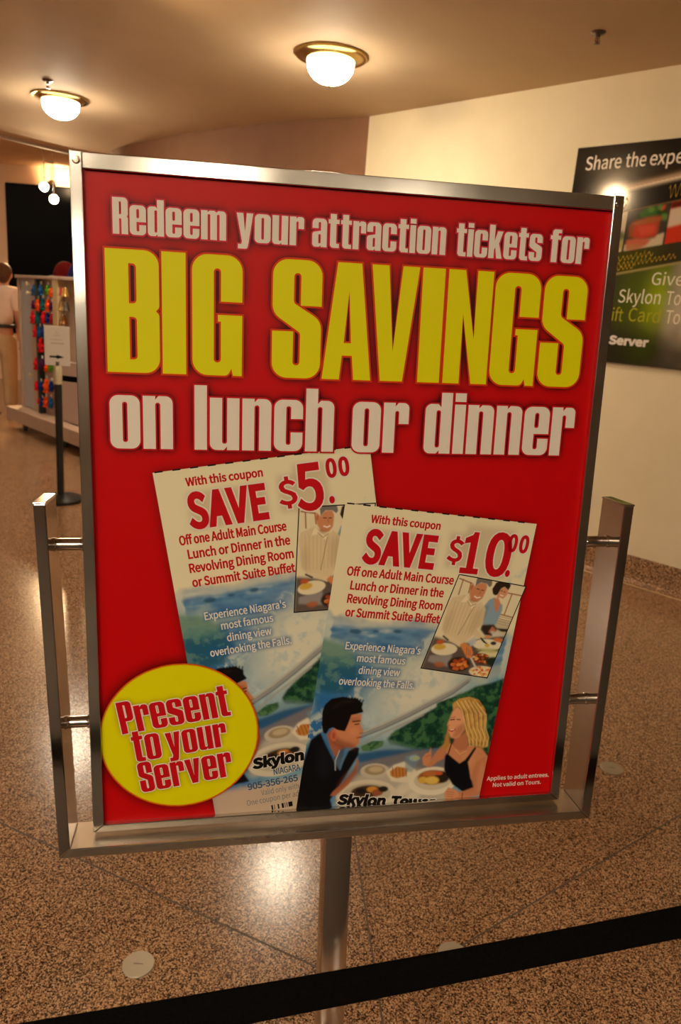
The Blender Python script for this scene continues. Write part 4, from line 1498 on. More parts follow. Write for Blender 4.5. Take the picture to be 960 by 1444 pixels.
    c.ell(91, 100, 10, 6, (34, 48, 32), 1, 0, 0.9)
    c.ell(82, 115, 18, 7.4, (230, 214, 178), 1, -3, 0.5)
    for k in range(60):
        a_, r_ = RNG.random() * 6.28, RNG.random() ** 0.5
        c.ell(82 + 16 * r_ * math.cos(a_), 115 + 6.2 * r_ * math.sin(a_), 1.5, 1.15, ((206, 70, 34), (230, 190, 90), (226, 120, 60), (240, 220, 170))[k % 4], 0.95, 0, 0.3)
    c.path(b['tong'], 2.2, (206, 200, 196), 1, 0.4)
    c.poly(b['hand'], (216, 136, 80), 1, 0.6)
    c.poly(b['handr'], (216, 146, 96), 1, 0.5)
    for k in range(3):
        c.path([(48 + 3 * k, 87 + 1.5 * k), (52 + 2.6 * k, 97)], 0.8, (150, 80, 44), 0.8, 0.3)
    return c


def coupon(fr, w, h, ten, d, label):
    c = paint_coupon(w, h, ten)
    zmin = -0.3615
    o_ = c.mesh('coupon', fr, PD - d, poster, None, zmin)
    o_['label'] = label
    # dashed cutting line along the top edge
    t = TextMesh()
    k = 2.0
    while k < w - 8:
        t.rect(k, k + 8.5, -1.0, 0.7, fr)
        k += 18.6
    t.build('cut_marks', M['ink_black'], o_, PD - d - 0.0002)
    # photograph
    ph = paint_buffet()
    if ten:
        tl, eu, ev = (147.6, 69.4), (0.930, 0.078), (-0.205, 0.975)
    else:
        tl, eu, ev = (148.2, 58.6), (0.930, 0.078), (-0.179, 0.984)

    def pf(a, b):
        return fr(tl[0] + a * eu[0] + b * ev[0], tl[1] + a * eu[1] + b * ev[1])
    p_ = ph.mesh('buffet_photograph', pf, PD - d - 0.0002, o_)
    t = TextMesh()
    for r in ((-0.6, 92.6, -0.6, 0.7), (-0.6, 92.6, 121.4, 122.7), (-0.6, 0.7, -0.6, 122.7), (91.4, 92.7, -0.6, 122.7)):
        t.rect(*r, pf)
    t.build('photo_border', M['ink_black'], p_, PD - d - 0.0003)
    # red lines
    for txt, u0, u1, vb, cap, nm in (('With this coupon', 32, 114.5, 19.2, 9.4, 'red_line'),
                                     ('Off one Adult Main Course', 14.5, 142.6 if ten else 131.5, 82.6, 10.8, 'red_line'),
                                     ('Lunch or Dinner in the', 21.0, 133.4, 99.0, 10.8, 'red_line'),
                                     ('Revolving Dining Room', 20.0, 135.0, 115.0, 10.8, 'red_line'),
                                     ('or Summit Suite Buffet', 20.4, 134.6, 131.4, 10.8, 'red_line')):
        t = TextMesh()
        t.line(txt, u0, u1, vb, cap, fr, 0.46)
        t.build(nm, M['ink_red'], o_, PD - d - 0.0002)
    # price: white outline below, red on top
    for g, m, dd, nm in ((1.5, M['ink_white'], 0.0004, 'price_outline'), (0.0, M['ink_red'], 0.0006, 'price_text')):
        def put(tx, u0, u1, vb, cap, g0, loops=None):
            t_.line(tx, u0 - g, u1 + g, vb + g, cap + 2 * g, fr, g0 + g, 0.0, loops)
        for grp in ('save', 'price'):
            t_ = TextMesh()
            if grp == 'save':
                for ch, u0, u1 in (('S', 29.0, 50.2), ('A', 49.6, 73.6), ('V', 71.4, 95.0), ('E', 96.6, 114.8)):
                    put(ch, u0, u1, 67.0, 41.0, 2.1)
            elif ten:
                put('$', 128.6, 146.6, 54.6, 27.0, 0.9)
                put('1', 146.6, 169.2, 67.6, 50.5, 0.5, [ONE])
                put('0', 175.4, 206.4, 67.8, 53.0, 2.2)
                put('.', 203.4, 209.4, 66.4, 40.0, 0.6)
                put('0', 199.6, 211.6, 36.6, 21.6, 1.15)
                put('0', 213.8, 225.8, 36.6, 21.6, 1.15)
            else:
                put('$', 128.0, 148.2, 54.0, 28.0, 0.9)
                put('5', 147.6, 177.6, 63.6, 53.0, 2.0)
                put('.', 182.6, 188.8, 58.6, 40.0, 0.6)
                put('0', 183.0, 195.2, 30.4, 21.6, 1.15)
                put('0', 197.2, 209.4, 30.4, 21.6, 1.15)
            t_.build(nm, m, o_, PD - d - dd)
    for txt, u0, u1, vb in (("Experience Niagara's", 27.2, 118.4, 171.4), ('most famous', 43.4, 102.0, 185.6),
                            ('dining view', 47.6, 98.0, 200.6), ('overlooking the Falls.', 26.4, 118.6, 215.6)):
        t = TextMesh()
        t.line(txt, u0, u1, vb, 9.2, fr, 0.22)
        t.build('white_line', M['ink_cream'], o_, PD - d - 0.0002)
    vb = 372.0 if ten else 364.8
    for g, m, dd, nm in ((0.9, M['ink_white'], 0.0002, 'name_outline'), (0.0, M['ink_black'], 0.0004, 'name_text')):
        for tx, u0, u1 in ((('Skylon', 49, 109), ('Tower', 115, 173)) if ten else (('Skylon', 52, 113),)):
            t = TextMesh()
            t.line(tx, u0 - g, u1 + g, vb + g, 14.6 + 2 * g, fr, 1.3 + g, 0.12)
            t.build(nm, m, o_, PD - d - dd, zmin)
    if not ten:
        for tx, u0, u1, vb, cap, g, m, nm in (('NIAGARA', 75.2, 107.0, 376.8, 8.4, 0.2, M['ink_blue'], 'phone_line'),
                                              ('905-356-265', 42.4, 102.4, 390.4, 8.8, 0.34, M['ink_blue'], 'phone_line'),
                                              ('Valid only with', 56.8, 102.0, 400.6, 7.2, 0, M['ink_grey'], 'small_print'),
                                              ('One coupon per adult', 38.4, 110.0, 410.6, 7.2, 0, M['ink_grey'], 'small_print')):
            t = TextMesh()
            t.line(tx, u0, u1, vb, cap, fr, g)
            t.build(nm, m, o_, PD - d - 0.0002, zmin)
        t = TextMesh()
        for a, b in ((66, 68), (69.5, 70.2), (73.6, 75.4), (78.4, 81), (82.2, 82.9), (84.4, 85.2), (86.6, 91.5)):
            t.rect(a, b, 416, 422.5, fr)
        t.build('barcode', M['ink_black'], o_, PD - d - 0.0002, zmin)
    return o_


coupon(F5, C5W, 430.0, False, 0.0003, 'five dollar coupon, tilted left and lying under the other coupon')
coupon(F10, C10W, C10H, True, 0.0012, 'ten dollar coupon with a dining couple, tilted right and lying on top')

# ---- round yellow badge
bc = Canvas(0.184, 0.184, 0.0009, (226, 220, 0), BC[0] - 0.092, BC[1] - 0.092)


def slanted(word, bl, br, tl, height_scale=1.0):
    """word set along bl-br with the left side leaning to tl (mm)"""
    raw = set_word(word, 0.0, 1.0, 0.0, 1.0, 0.05)
    ex, ey = br[0] - bl[0], br[1] - bl[1]
    ux, uy = tl[0] - bl[0], tl[1] - bl[1]
    return [[[((bl[0] + a * ex + b * ux) / 1000, (bl[1] + a * ey + b * uy) / 1000) for a, b in con] for con in L] for L in raw]


BW = slanted('Present', (-251.4, -243.6), (-130.2, -226.2), (-258.2, -205.0)) + \
    slanted('to', (-238.0, -279.2), (-207.8, -274.8), (-243.6, -240.4)) + \
    slanted('your', (-201.0, -274.0), (-133.8, -264.2), (-206.2, -238.4)) + \
    slanted('Server', (-231.2, -318.0), (-127.4, -303.0), (-237.0, -280.4))
mk = np.zeros((bc.ny, bc.nx))
for L in BW:
    mm = np.zeros_like(mk)
    for c in L:
        mm = np.abs(mm - bc.mask_poly(c))
    mk = np.maximum(mk, mm)
bc.put(np.clip(bc.blur(mk, 0.0035) * 1.6, 0, 1), (120, 92, 10), 0.72)
rad = np.hypot(bc.X - BC[0], bc.Y - BC[1])
bc.put(np.clip((rad - (BR - 0.0022)) / 0.0009, 0, 1), (206, 52, 8))
bd = 0.0022
nr, na = 70, 200
rr_ = np.linspace(0.0005, BR, nr)
aa_ = np.linspace(0, 2 * PI, na, endpoint=False)
A_, R_ = np.meshgrid(aa_, rr_)
bx_, bz_ = BC[0] + R_ * np.cos(A_), BC[1] + R_ * np.sin(A_)
ink = bc.sample(bx_, bz_).reshape(-1, 3)
co = np.stack([np.maximum(bx_, -0.2743), np.full(bx_.shape, PD - bd), bz_], -1).reshape(-1, 3)
idx = np.arange(nr * na).reshape(nr, na)
q = np.stack([idx[:-1, :], idx[1:, :], np.roll(idx, -1, 1)[1:, :], np.roll(idx, -1, 1)[:-1, :]], -1).reshape(-1, 4)
keep = co[q, 0].max(1) > -0.27425
q = q[keep]
badge = grid_mesh('round_badge', co, q, ink, poster)
badge['label'] = 'round yellow badge reading Present to your Server'
flat_obj('badge_lettering', letters_bm(BW, PD - bd - 0.0003), M['ink_red'], badge)
ringL = []
for L in BW:
    cs = [grow(L[0], 0.0011)]
    bx = (min(p[1] for p in L[0]), max(p[1] for p in L[0]))
    for c in L[1:]:
        cs.append(grow(c, 0.0011, False))
    ringL.append(cs)
flat_obj('letter_outline', letters_bm(ringL, PD - bd - 0.00015), M['ink_white'], badge)
t = TextMesh()
ident = lambda u, v: (u / 1000, v / 1000)
flip = lambda u, v: (u / 1000, (-332.8 - v) / 1000)
t.line('Applies to adult entrees.', 188.6, 271.6, 0.0, 5.6, flip, 0.12)
t.build('fine_print', M['ink_white'], poster, PD - 0.0004)
t = TextMesh()
t.line('Not valid on Tours.', 197.2, 262.0, 9.4, 5.6, flip, 0.12)
t.build('fine_print', M['ink_white'], poster, PD - 0.0004)

# ------------------------------------------------------------------ big black board on the right wall
WB0 = CORNER + WD * 0.0
WO = Vector((-2.3461, 1.0597 + 1.45))       # along-wall distance and height of its top left corner
wall_n = Vector((WN.x, WN.y, 0))
wall_w = Vector((WD.x, WD.y, 0))
wall_c = Vector((0, 0, 0)) + wall_n * 4.34 + wall_w * WO.x
BOARD_M = Matrix(((wall_w.x, wall_n.x, 0, wall_c.x), (wall_w.y, wall_n.y, 0, wall_c.y), (0, 0, 1, WO.y), (0, 0, 0, 1)))
BWD, BHT = 1.25, 1.214
board = thing('wall_poster', 'large black and green wall board beginning Share the experience, on the cream wall', 'poster')
board.matrix_world = BOARD_M
obj('panel', box(0, BWD, -0.022, -0.0005, -BHT, 0, 0.002), M['black'], board)
RNG = np.random.default_rng(12)
wc = Canvas(BWD * 1000 - 4, BHT * 1000 - 4, 4.0, (16, 14, 14), 2, 2)
X, Y = wc.X, wc.Y
nn = wc.noise(60, 2)
# lower picture: leaves and grey rock, out of focus
lowm = np.clip((Y - (770 - 0.19 * X)) / 14, 0, 1)
wc.put(lowm, (64, 62, 46))
wc.put(lowm * np.exp(-((X - 640) / 110) ** 2 - ((Y - 850) / 190) ** 2), (150, 172, 14), 1.0)
wc.put(lowm * np.exp(-((X - 470) / 90) ** 2 - ((Y - 830) / 200) ** 2), (82, 96, 22), 0.8)
wc.put(lowm * np.clip((X - 660) / 80, 0, 1), (164, 152, 132), 0.9)
wc.put(lowm * np.exp(-((X - 780) / 90) ** 2 - ((Y - 930) / 150) ** 2), (206, 192, 168), 0.75)
wc.put(lowm * np.clip((Y - 960 - (X - 400) * 0.12) / 120, 0, 1), (46, 40, 28), 0.75)
wc.put(np.exp(-((X - 590) / 90) ** 2 - ((Y - 1120) / 90) ** 2), (60, 74, 14), 0.7)
wc.put(lowm * np.clip(nn * 0.5, 0, 1) * np.clip((X - 600) / 60, 0, 1), (70, 62, 52), 0.6)
wc.put(np.clip(1 - np.abs(Y - (776 - 0.19 * X)) / 12, 0, 1), (176, 160, 96), 0.9)
# printed streak of light; its bright head paints in a lamp's reflection
s = (Y - (250 - (X - 290) * 0.165))
wc.put(np.exp(-(s / 15) ** 2) * np.clip((X - 270) / 60, 0, 1), (244, 224, 196), 0.97)
wc.put(np.exp(-(np.maximum(-s, 0) / 26) ** 2) * np.clip((X - 270) / 60, 0, 1) * (s < 0), (168, 130, 96), 0.7)
wc.put(np.clip(1.2 * np.exp(-((X - 275) / 40) ** 2 - ((Y - 244) / 26) ** 2), 0, 1), (226, 214, 190))
wc.put(np.exp(-((X - 240) / 90) ** 2 - ((Y - 236) / 60) ** 2), (110, 96, 80), 0.5)
# row of food pictures between gold lines
rowm = np.clip((Y - (424 - 0.162 * X)) / 4, 0, 1) * np.clip(((644 - 0.162 * X) - Y) / 4, 0, 1)
wc.put(rowm, (70, 66, 58))
sk = lambda x, y: (x, y - 0.162 * (x - 0))


def wp(pts):
    return [(a, b - 0.162 * a) for a, b in pts]


wc.poly(wp([(310, 426), (372, 426), (372, 644), (310, 644)]), (206, 190, 160))
wc.ell(345, 500, 34, 30, (64, 84, 26), 0.9, 0, 8)
wc.ell(340, 545, 34, 30, (160, 150, 40), 0.8, 0, 8)
wc.poly(wp([(384, 426), (602, 426), (602, 644), (384, 644)]), (64, 58, 50))
wc.poly(wp([(384, 610), (602, 580), (602, 644), (384, 644)]), (206, 190, 160), 1, 4)
for a, b, r in ((446, 398, 26), (468, 384, 24), (492, 376, 34), (516, 390, 26), (540, 366, 32), (566, 378, 26), (586, 400, 22), (505, 358, 20), (556, 350, 18)):
    wc.ell(a, b, r, r * 0.8, ((44, 98, 30), (92, 140, 54), (26, 60, 20))[int(a) % 3], 0.95, 20, 5)
wc.ell(572, 352, 8, 16, (206, 70, 40), 1, 30, 3)
# carved roast: dark crust, pink heart, a slice lying in front
wc.poly([(394, 452), (404, 428), (440, 412), (500, 398), (556, 392), (580, 404), (566, 424), (566, 478), (556, 506), (480, 520), (402, 506)], (150, 74, 40), 1, 5)
wc.poly([(430, 438), (552, 426), (556, 496), (474, 514), (424, 500)], (196, 62, 44), 1, 6)
wc.poly([(446, 452), (540, 440), (544, 484), (470, 500)], (214, 84, 60), 0.8, 7)
wc.poly([(404, 432), (500, 402), (574, 402), (556, 424), (436, 440)], (166, 92, 46), 1, 4)
wc.path([(410, 506), (480, 520), (552, 508)], 5, (92, 34, 26), 0.8, 3)
wc.poly([(392, 522), (440, 512), (536, 516), (512, 548), (462, 574), (396, 574)], (196, 104, 74), 1, 5)
wc.poly([(396, 548), (450, 546), (500, 548), (462, 574), (396, 574)], (176, 128, 84), 0.8, 6)
wc.poly(wp([(612, 426), (900, 426), (900, 644), (612, 644)]), (206, 54, 28))
wc.poly(wp([(612, 460), (700, 460), (690, 550), (612, 556)]), (216, 196, 172), 1, 5)
wc.poly(wp([(612, 426), (900, 426), (900, 452), (612, 458)]), (96, 24, 16), 1, 4)
wc.put(np.clip(1 - np.abs(Y - (422 - 0.162 * X)) / 6, 0, 1), (128, 92, 50), 0.9)
for x_ in (378, 607):
    wc.put(np.clip(1 - np.abs(X - x_) / 6, 0, 1) * rowm, (40, 34, 28))
wc.put(np.clip((Y - (644 - 0.162 * X)) / 4, 0, 1) * np.clip(((770 - 0.19 * X) - Y) / 4, 0, 1), (70, 72, 22))
wc.put(np.clip((X - 520) / 120, 0, 1) * np.clip((Y - (644 - 0.162 * X)) / 4, 0, 1) * np.clip(((770 - 0.19 * X) - Y) / 4, 0, 1), (52, 44, 34), 0.8)
face_ = wc.mesh('printed_face', lambda a, b: (a / 1000.0, -b / 1000.0), -0.0226, board, print_mat('board_print', 0.10, 0.5))
wfn = lambda u, v: (u / 1000.0, -v / 1000.0)
t = TextMesh()
M['board_ink'] = mat('board_ink', lin(240, 228, 212), 0.5)
for tx, a, b in (('Share', 66, 284), ('the', 310, 428), ('experience', 449, 880)):
    t = TextMesh()
    t.line(tx, a, b, 128, 72, wfn, 1.0)
    t.build('headline_text', M['board_ink'], board, -0.0232)
t = TextMesh()
M['board_pale'] = mat('board_ink_pale', lin(240, 232, 206), 0.5)
for tx, a, b, vb, cap, g, m in (('Give', 580, 756, 762, 66, 0, M['board_pale']), ('Skylon', 403, 648, 866, 72, 0, M['board_pale']),
                                ('Tower', 680, 890, 866, 72, 0, M['board_pale']), ('Today', 696, 900, 968, 72, 0, M['board_pale']),
                                ('Gift', 330, 448, 972, 72, 0, M['ink_lime']), ('Card', 482, 664, 968, 74, 0, M['ink_lime']),
                                ('your Server', 205, 626, 1108, 52, 4.0, M['ink_white'])):
    t = TextMesh()
    t.line(tx, a, b, vb, cap, wfn, g)
    t.build('offer_text', m, board, -0.0232)
# gold script squiggles, too small to read
t = TextMesh()


def squiggle(u0, u1, v0, amp, slope, w):
    n_ = int((u1 - u0) / 5)
    pr_ = None
    for k in range(n_ + 1):
        u = u0 + (u1 - u0) * k / n_
        v = v0 - slope * (u - u0) - amp * (0.5 + 0.5 * math.sin(k * 1.25 + 0.7 * math.sin(k * 0.37))) * (1.0 if k % 9 else 1.5)
        if pr_:
            t.poly([(pr_[0], pr_[1]), (u, v), (u, v + w), (pr_[0], pr_[1] + w)], wfn)
        pr_ = (u, v)


squiggle(585, 800, 300, 66, 0.165, 11)
t.build('gold_script', M['ink_gold'], board, -0.0232)
t = TextMesh()
squiggle(320, 362, 318, 26, 0.165, 10)
t.build('gold_script', M['ink_gold'], board, -0.0232)
t = TextMesh()
squiggle(322, 356, 350, 20, 0.165, 10)
t.build('gold_script', M['ink_gold'], board, -0.0232)
t = TextMesh()
squiggle(330, 560, 640, 26, 0.162, 7)
t.build('gold_script', M['ink_gold'], board, -0.0232)
t = TextMesh()
squiggle(340, 690, 672, 26, 0.162, 7)
t.build('gold_script', M['ink_gold'], board, -0.0232)
t = TextMesh()
squiggle(330, 470, 692, 20, 0.162, 6)
t.build('gold_script', M['ink_gold'], board, -0.0232)

# ------------------------------------------------------------------ ceiling lamps
lamp = thing('ceiling_lamp', 'x', 'ceiling lamp', (-0.262, 4.71, CEIL), 0.0, 'brass ceiling lamps')
obj('brass_pan', lathe([(0.150, 0.0), (0.204, -0.0005), (0.209, -0.004), (0.209, -0.010), (0.203, -0.014), (0.196, -0.0125), (0.176, -0.016), (0.158, -0.021), (0.150, -0.028), (0.139, -0.030), (0.137, -0.022), (0.06, -0.012), (0.0, -0.012)], 64), M['brass'], lamp, True)
pr = [(0.136, -0.018), (0.1395, -0.030)]
for k in range(1, 15):
    a = PI / 2 * k / 14
    pr.append((0.139 * math.cos(a) ** 0.82 if k < 14 else 0.0, -0.030 - 0.118 * math.sin(a)))
obj('glass_dome', lathe(pr, 64), M['dome'], lamp, True)
obj('finial', lathe([(0.0, -0.142), (0.017, -0.1435), (0.019, -0.147), (0.014, -0.151), (0.007, -0.154), (0.009, -0.159), (0.006, -0.164), (0.0, -0.166)], 24), M['brass'], lamp, True)
lamp['label'] = 'larger, nearer brass ceiling lamp with white glass dome, above the poster frame'
dup(lamp, (-2.385, 6.13, CEIL), 0.4, 'smaller, farther brass ceiling lamp with white glass dome, at the left beside a sprinkler')
for k, p in enumerate([(0.55, -3.45, CEIL), (-2.6, -1.9, CEIL), (-5.6, -0.2, CEIL), (-4.4, -3.2, CEIL), (-0.25, -6.6, CEIL), (-1.0, -1.4, CEIL), (-2.4, -4.6, CEIL), (2.3, -4.2, CEIL), (-0.5, -2.5, CEIL)]):  # unseen; some read off frame reflections, others added to brighten the poster
    dup(lamp, p, 0.3 * k, 'unseen brass ceiling lamp behind the photographer, lighting the poster', 'brass ceiling lamps behind the viewer')


# ------------------------------------------------------------------ fire sprinklers
sp = thing('fire_sprinkler', 'pendent fire sprinkler on the bare ceiling above the black wall board', 'sprinkler', (1.075, 4.075, CEIL), 0.3)
M['dark_chrome'] = mat('dark_chrome', (0.16, 0.13, 0.11), 0.3, 0.9)
obj('ceiling_plate', lathe([(0.0, 0.0), (0.036, 0.0), (0.037, -0.003), (0.030, -0.010), (0.018, -0.013), (0.0, -0.013)], 28), M['dark_chrome'], sp, True)
bm = bmesh.new()
add_lathe(bm, [(0.011, -0.012), (0.011, -0.026), (0.0, -0.026)], 16)
add_tube(bm, [(-0.008, 0, -0.024), (-0.013, 0, -0.036), (-0.004, 0, -0.050)], 0.0024, 8)
add_tube(bm, [(0.008, 0, -0.024), (0.013, 0, -0.036), (0.004, 0, -0.050)], 0.0024, 8)
obj('nozzle', bm, M['dark_chrome'], sp, True)
obj('glass_bulb', lathe([(0, -0.026), (0.003, -0.027), (0.003, -0.046), (0, -0.048)], 10), mat('red_bulb', lin(170, 20, 10), 0.2), sp, True)
obj('deflector', lathe([(0.0, -0.049), (0.014, -0.050), (0.015, -0.052), (0.0, -0.054)], 20), M['dark_chrome'], sp, True)
dup(sp, (-2.30, 5.685, CEIL), 1.1, 'fire sprinkler hanging just behind the farther ceiling lamp')

# ------------------------------------------------------------------ floor plugs
def plug(x, y, r, label):
    o_ = obj('floor_plug', lathe([(0.0, 0.0), (r, 0.0), (r, 0.002), (r - 0.0012, 0.0032), (0.0, 0.0034)], 48, (0, 0, 0)), M['plug'], None, True)
    o_.location = (x, y, 0.0)
    tag(o_, label, 'floor plug', None)
    bm_ = bmesh.new()
    add_box(bm_, -r * 0.3, r * 0.3, -0.0012, 0.0012, 0.0030, 0.0042, 0.0004)
    obj('slot', bm_, mat('slot_metal', (0.3, 0.27, 0.22), 0.5, 0.6), o_)


plug(-0.374, 1.304, 0.0355, 'round metal floor plug nearest the viewer, left of the sign pole above the belt')
plug(1.012, 2.222, 0.038, 'dull round floor plug near the right upright of the sign stand')
plug(0.352, 1.398, 0.036, 'round floor plug almost hidden behind the black belt')


# ------------------------------------------------------------------ belt barrier in front
def belt_bm(a, b, width, sag, n=48):
    a, b = Vector(a), Vector(b)
    bm_ = bmesh.new()
    d = (b - a).normalized()
    nrm = Vector((-d.y, d.x, 0)).normalized() * 0.0009
    rows_ = []
    for k in range(n + 1):
        s_ = k / n
        p = a.lerp(b, s_) - Vector((0, 0, sag * 4 * s_ * (1 - s_)))
        t_ = 0.0018 * math.sin(s_ * 9)
        up = Vector((nrm.x * t_ * 900, nrm.y * t_ * 900, width / 2))
        rows_.append([bm_.verts.new(p - up - nrm), bm_.verts.new(p + up - nrm), bm_.verts.new(p + up + nrm), bm_.verts.new(p - up + nrm)])
    for A, B in zip(rows_[:-1], rows_[1:]):
        for k in range(4):
            bm_.faces.new((A[k], A[(k + 1) % 4], B[(k + 1) % 4], B[k]))
    bm_.faces.new(rows_[0])
    bm_.faces.new(rows_[-1][::-1])
    return bm_


def post_parts(t_, scale=1.0):
    obj('base', lathe([(0.0, 0.0), (0.148, 0.0), (0.150, 0.006), (0.150, 0.022), (0.142, 0.030), (0.10, 0.040), (0.034, 0.050), (0.026, 0.054), (0.0, 0.054)], 48), M['black'], t_, True)
    obj('post', lathe([(0.0, 0.05), (0.0245, 0.05), (0.0245, 0.840), (0.0, 0.840)], 32), M['black'], t_, True)
    obj('belt_head', lathe([(0.0, 0.836), (0.0285, 0.836), (0.0295, 0.842), (0.0295, 0.945), (0.027, 0.956), (0.018, 0.960), (0.0, 0.960)], 32), M['head'], t_, True)


M['head'] = noise_mat('brass_head', (0.74, 0.64, 0.42), (0.82, 0.72, 0.50), 12, 0.35, 0.35)
belt_a, belt_b = Vector((-0.82, 0.270, 0.880)), Vector((1.02, 0.840, 0.860))
dv = (belt_b - belt_a).normalized()
for k, p in enumerate((belt_a - dv * 0.03, belt_b + dv * 0.03)):
    st = thing('stanchion', ('black belt post left of the viewer, outside the picture', 'black belt post right of the viewer, outside the picture')[k], 'stanchion', (p.x, p.y, 0.0), 0.0)
    post_parts(st)
tag(obj('barrier_belt', belt_bm(belt_a, belt_b, 0.045, 0.024), M['belt']), 'wide black webbing belt stretched across the foreground', 'belt')

# far stanchion with its paper notice
far = thing('stanchion', 'black queue post with pale collar standing at the left of the poster frame', 'stanchion', (-2.018, 5.03, 0.0), 0.0)
post_parts(far)
hold = thing('paper_notice', 'white paper notice with a black arrow on top of the far queue post', 'notice', (-2.018, 5.03, 0.958), 0.20)
obj('clip_stem', box(-0.012, 0.012, -0.006, 0.006, 0.0, 0.03, 0.001), M['chrome'], hold)
obj('sheet', box(-0.082, 0.082, -0.004, 0.004, 0.004, 0.268, 0.0015), M['paper'], hold)
t = TextMesh()
nf = lambda u, v: (u / 1000, v / 1000)
t.poly([(-50, 56), (-4, 56), (-4, 48), (46, 62), (-4, 78), (-4, 69), (-50, 69)], nf)
t.build('arrow', M['ink_black'], hold, -0.0046)
t = TextMesh()
for a, b, z in ((-40, 46, 150), (-46, 30, 176), (-20, 24, 204), (-8, 8, 222)):
    t.rect(a, b, z, z + (6 if z == 150 else 3), nf)
t.build('faint_lines', mat('faint_ink', lin(196, 176, 160), 0.7), hold, -0.0046)
tag(obj('barrier_belt', belt_bm((-1.989, 5.035, 0.878), (-0.25, 5.42, 0.878), 0.040, 0.03), M['belt']), 'black belt leading right from the far queue post behind the poster', 'belt')
st = thing('stanchion', 'black queue post behind the poster, holding the far end of the belt', 'stanchion', (-0.22, 5.427, 0.0), 0.0)
post_parts(st)

# ------------------------------------------------------------------ souvenir kiosk
KU = Vector((0.71, -0.704, 0)).normalized()
KV = Vector((0.704, 0.71, 0)).normalized()
kio = thing('display_kiosk', 'tan and grey souvenir display kiosk on castors beside the dark window', 'kiosk', (-3.48, 7.72, 0.0))
kio.rotation_euler = (0, 0, math.atan2(KU.y, KU.x))
KW = 1.62
obj('plinth', box(-0.12, KW + 0.12, -0.135, 0.62, 0.10, 0.235, 0.006), M['kiosk'], kio)
bm = bmesh.new()
add_box(bm, -0.035, 0.0, 0.0, 0.5, 0.235, 1.575, 0.004)
add_box(bm, KW, KW + 0.035, 0.0, 0.5, 0.235, 1.575, 0.004)
add_box(bm, 0.0, KW, 0.05, 0.07, 0.235, 1.575)
add_box(bm, 0.30, 0.42, 0.0, 0.05, 0.235, 1.555, 0.003)
obj('carcass', bm, M['kiosk'], kio)
obj('side_panel', box(0.0, 0.30, 0.02, 0.05, 0.245, 1.555, 0.004), M['kiosk_grey'], kio)
obj('header_rail', box(-0.045, KW + 0.045, -0.02, 0.52, 1.555, 1.585, 0.004), M['kiosk'], kio)
obj('divider_post', box(0.845, 0.960, -0.015, 0.05, 0.235, 1.555, 0.004), M['kiosk_beige'], kio)
obj('lower_door', box(0.965, KW - 0.01, 0.0, 0.05, 0.245, 0.82, 0.004), M['kiosk_pale'], kio)
obj('dark_gap_strip', box(0.432, 0.470, -0.012, 0.05, 0.235, 1.555, 0.002), M['rubber'], kio)  # dark strip put in for the shade of the open corner gap
for (a, b) in ((0.13, -0.03), (1.10, -0.03), (0.13, 0.50), (1.55, 0.50), (1.55, -0.03)):
    bm = bmesh.new()
    add_lathe(bm, [(0.0, -0.016), (0.038, -0.016), (0.042, -0.010), (0.042, 0.010), (0.038, 0.016), (0.0, 0.016)], 20, (a, b, 0.042), Matrix.Rotation(PI / 2, 3, 'X'))
    add_box(bm, a - 0.02, a + 0.02, b - 0.022, b + 0.022, 0.06, 0.101, 0.003)
    obj('castor', bm, M['rubber'], kio, True)
for z in (1.505, 1.416, 0.60):
    bm = bmesh.new()
    add_rod(bm, (0.25, 0.02, z), (0.25, -0.012, z), 0.006, 10)
    add_ellipsoid(bm, (0.25, -0.014, z), (0.022, 0.010, 0.022), 14, 8)
    obj('round_knob', bm, mat('cream_knob', lin(232, 210, 160), 0.4), kio, True)

# plush key rings on hooks: (along, height, colour, scale)
COLS = {'blue': (30, 82, 132), 'green': (74, 136, 26), 'red': (206, 20, 30), 'orange': (232, 78, 16), 'purple': (74, 26, 66), 'teal': (18, 92, 100), 'navy': (26, 44, 110), 'wine': (150, 24, 34)}
CM = {k: noise_mat('plush_' + k, lin(*v), lin(*[min(255, int(c * 1.15) + 6) for c in v]), 90, 0.9, 0, 0.1, 0.4) for k, v in COLS.items()}
items = [(0.392, 1.438, 'blue', 1), (0.552, 1.443, 'blue', 1), (0.715, 1.449, 'green', .9), (0.798, 1.430, 'orange', .8),
         (0.370, 1.301, 'purple', .8), (0.474, 1.299, 'orange', 1.1), (0.593, 1.311, 'teal', 1.1), (0.713, 1.305, 'orange', 1.1), (0.790, 1.305, 'purple', .8),
         (0.345, 1.174, 'red', 1.2), (0.459, 1.174, 'teal', 1.0), (0.604, 1.188, 'red', 1.1), (0.698, 1.190, 'navy', .9), (0.797, 1.190, 'wine', .9),
         (0.400, 1.041, 'red', 1.1), (0.498, 1.044, 'blue', 1.0), (0.594, 1.051, 'navy', 1.0), (0.520, 0.912, 'red', 1.3), (0.690, 0.915, 'orange', 1.0),
         (0.395, 0.720, 'red', 1.2), (0.530, 0.732, 'purple', 1.0), (0.642, 0.712, 'orange', .8), (0.735, 0.722, 'green', .8),
         (0.385, 0.499, 'red', .9), (0.480, 0.506, 'navy', .9), (0.619, 0.520, 'orange', 1.3), (0.741, 0.535, 'navy', 1.0),
         (0.440, 0.356, 'red', .7), (0.505, 0.350, 'navy', .8), (0.598, 0.358, 'orange', 1.0), (0.715, 0.368, 'blue', 1.0)]


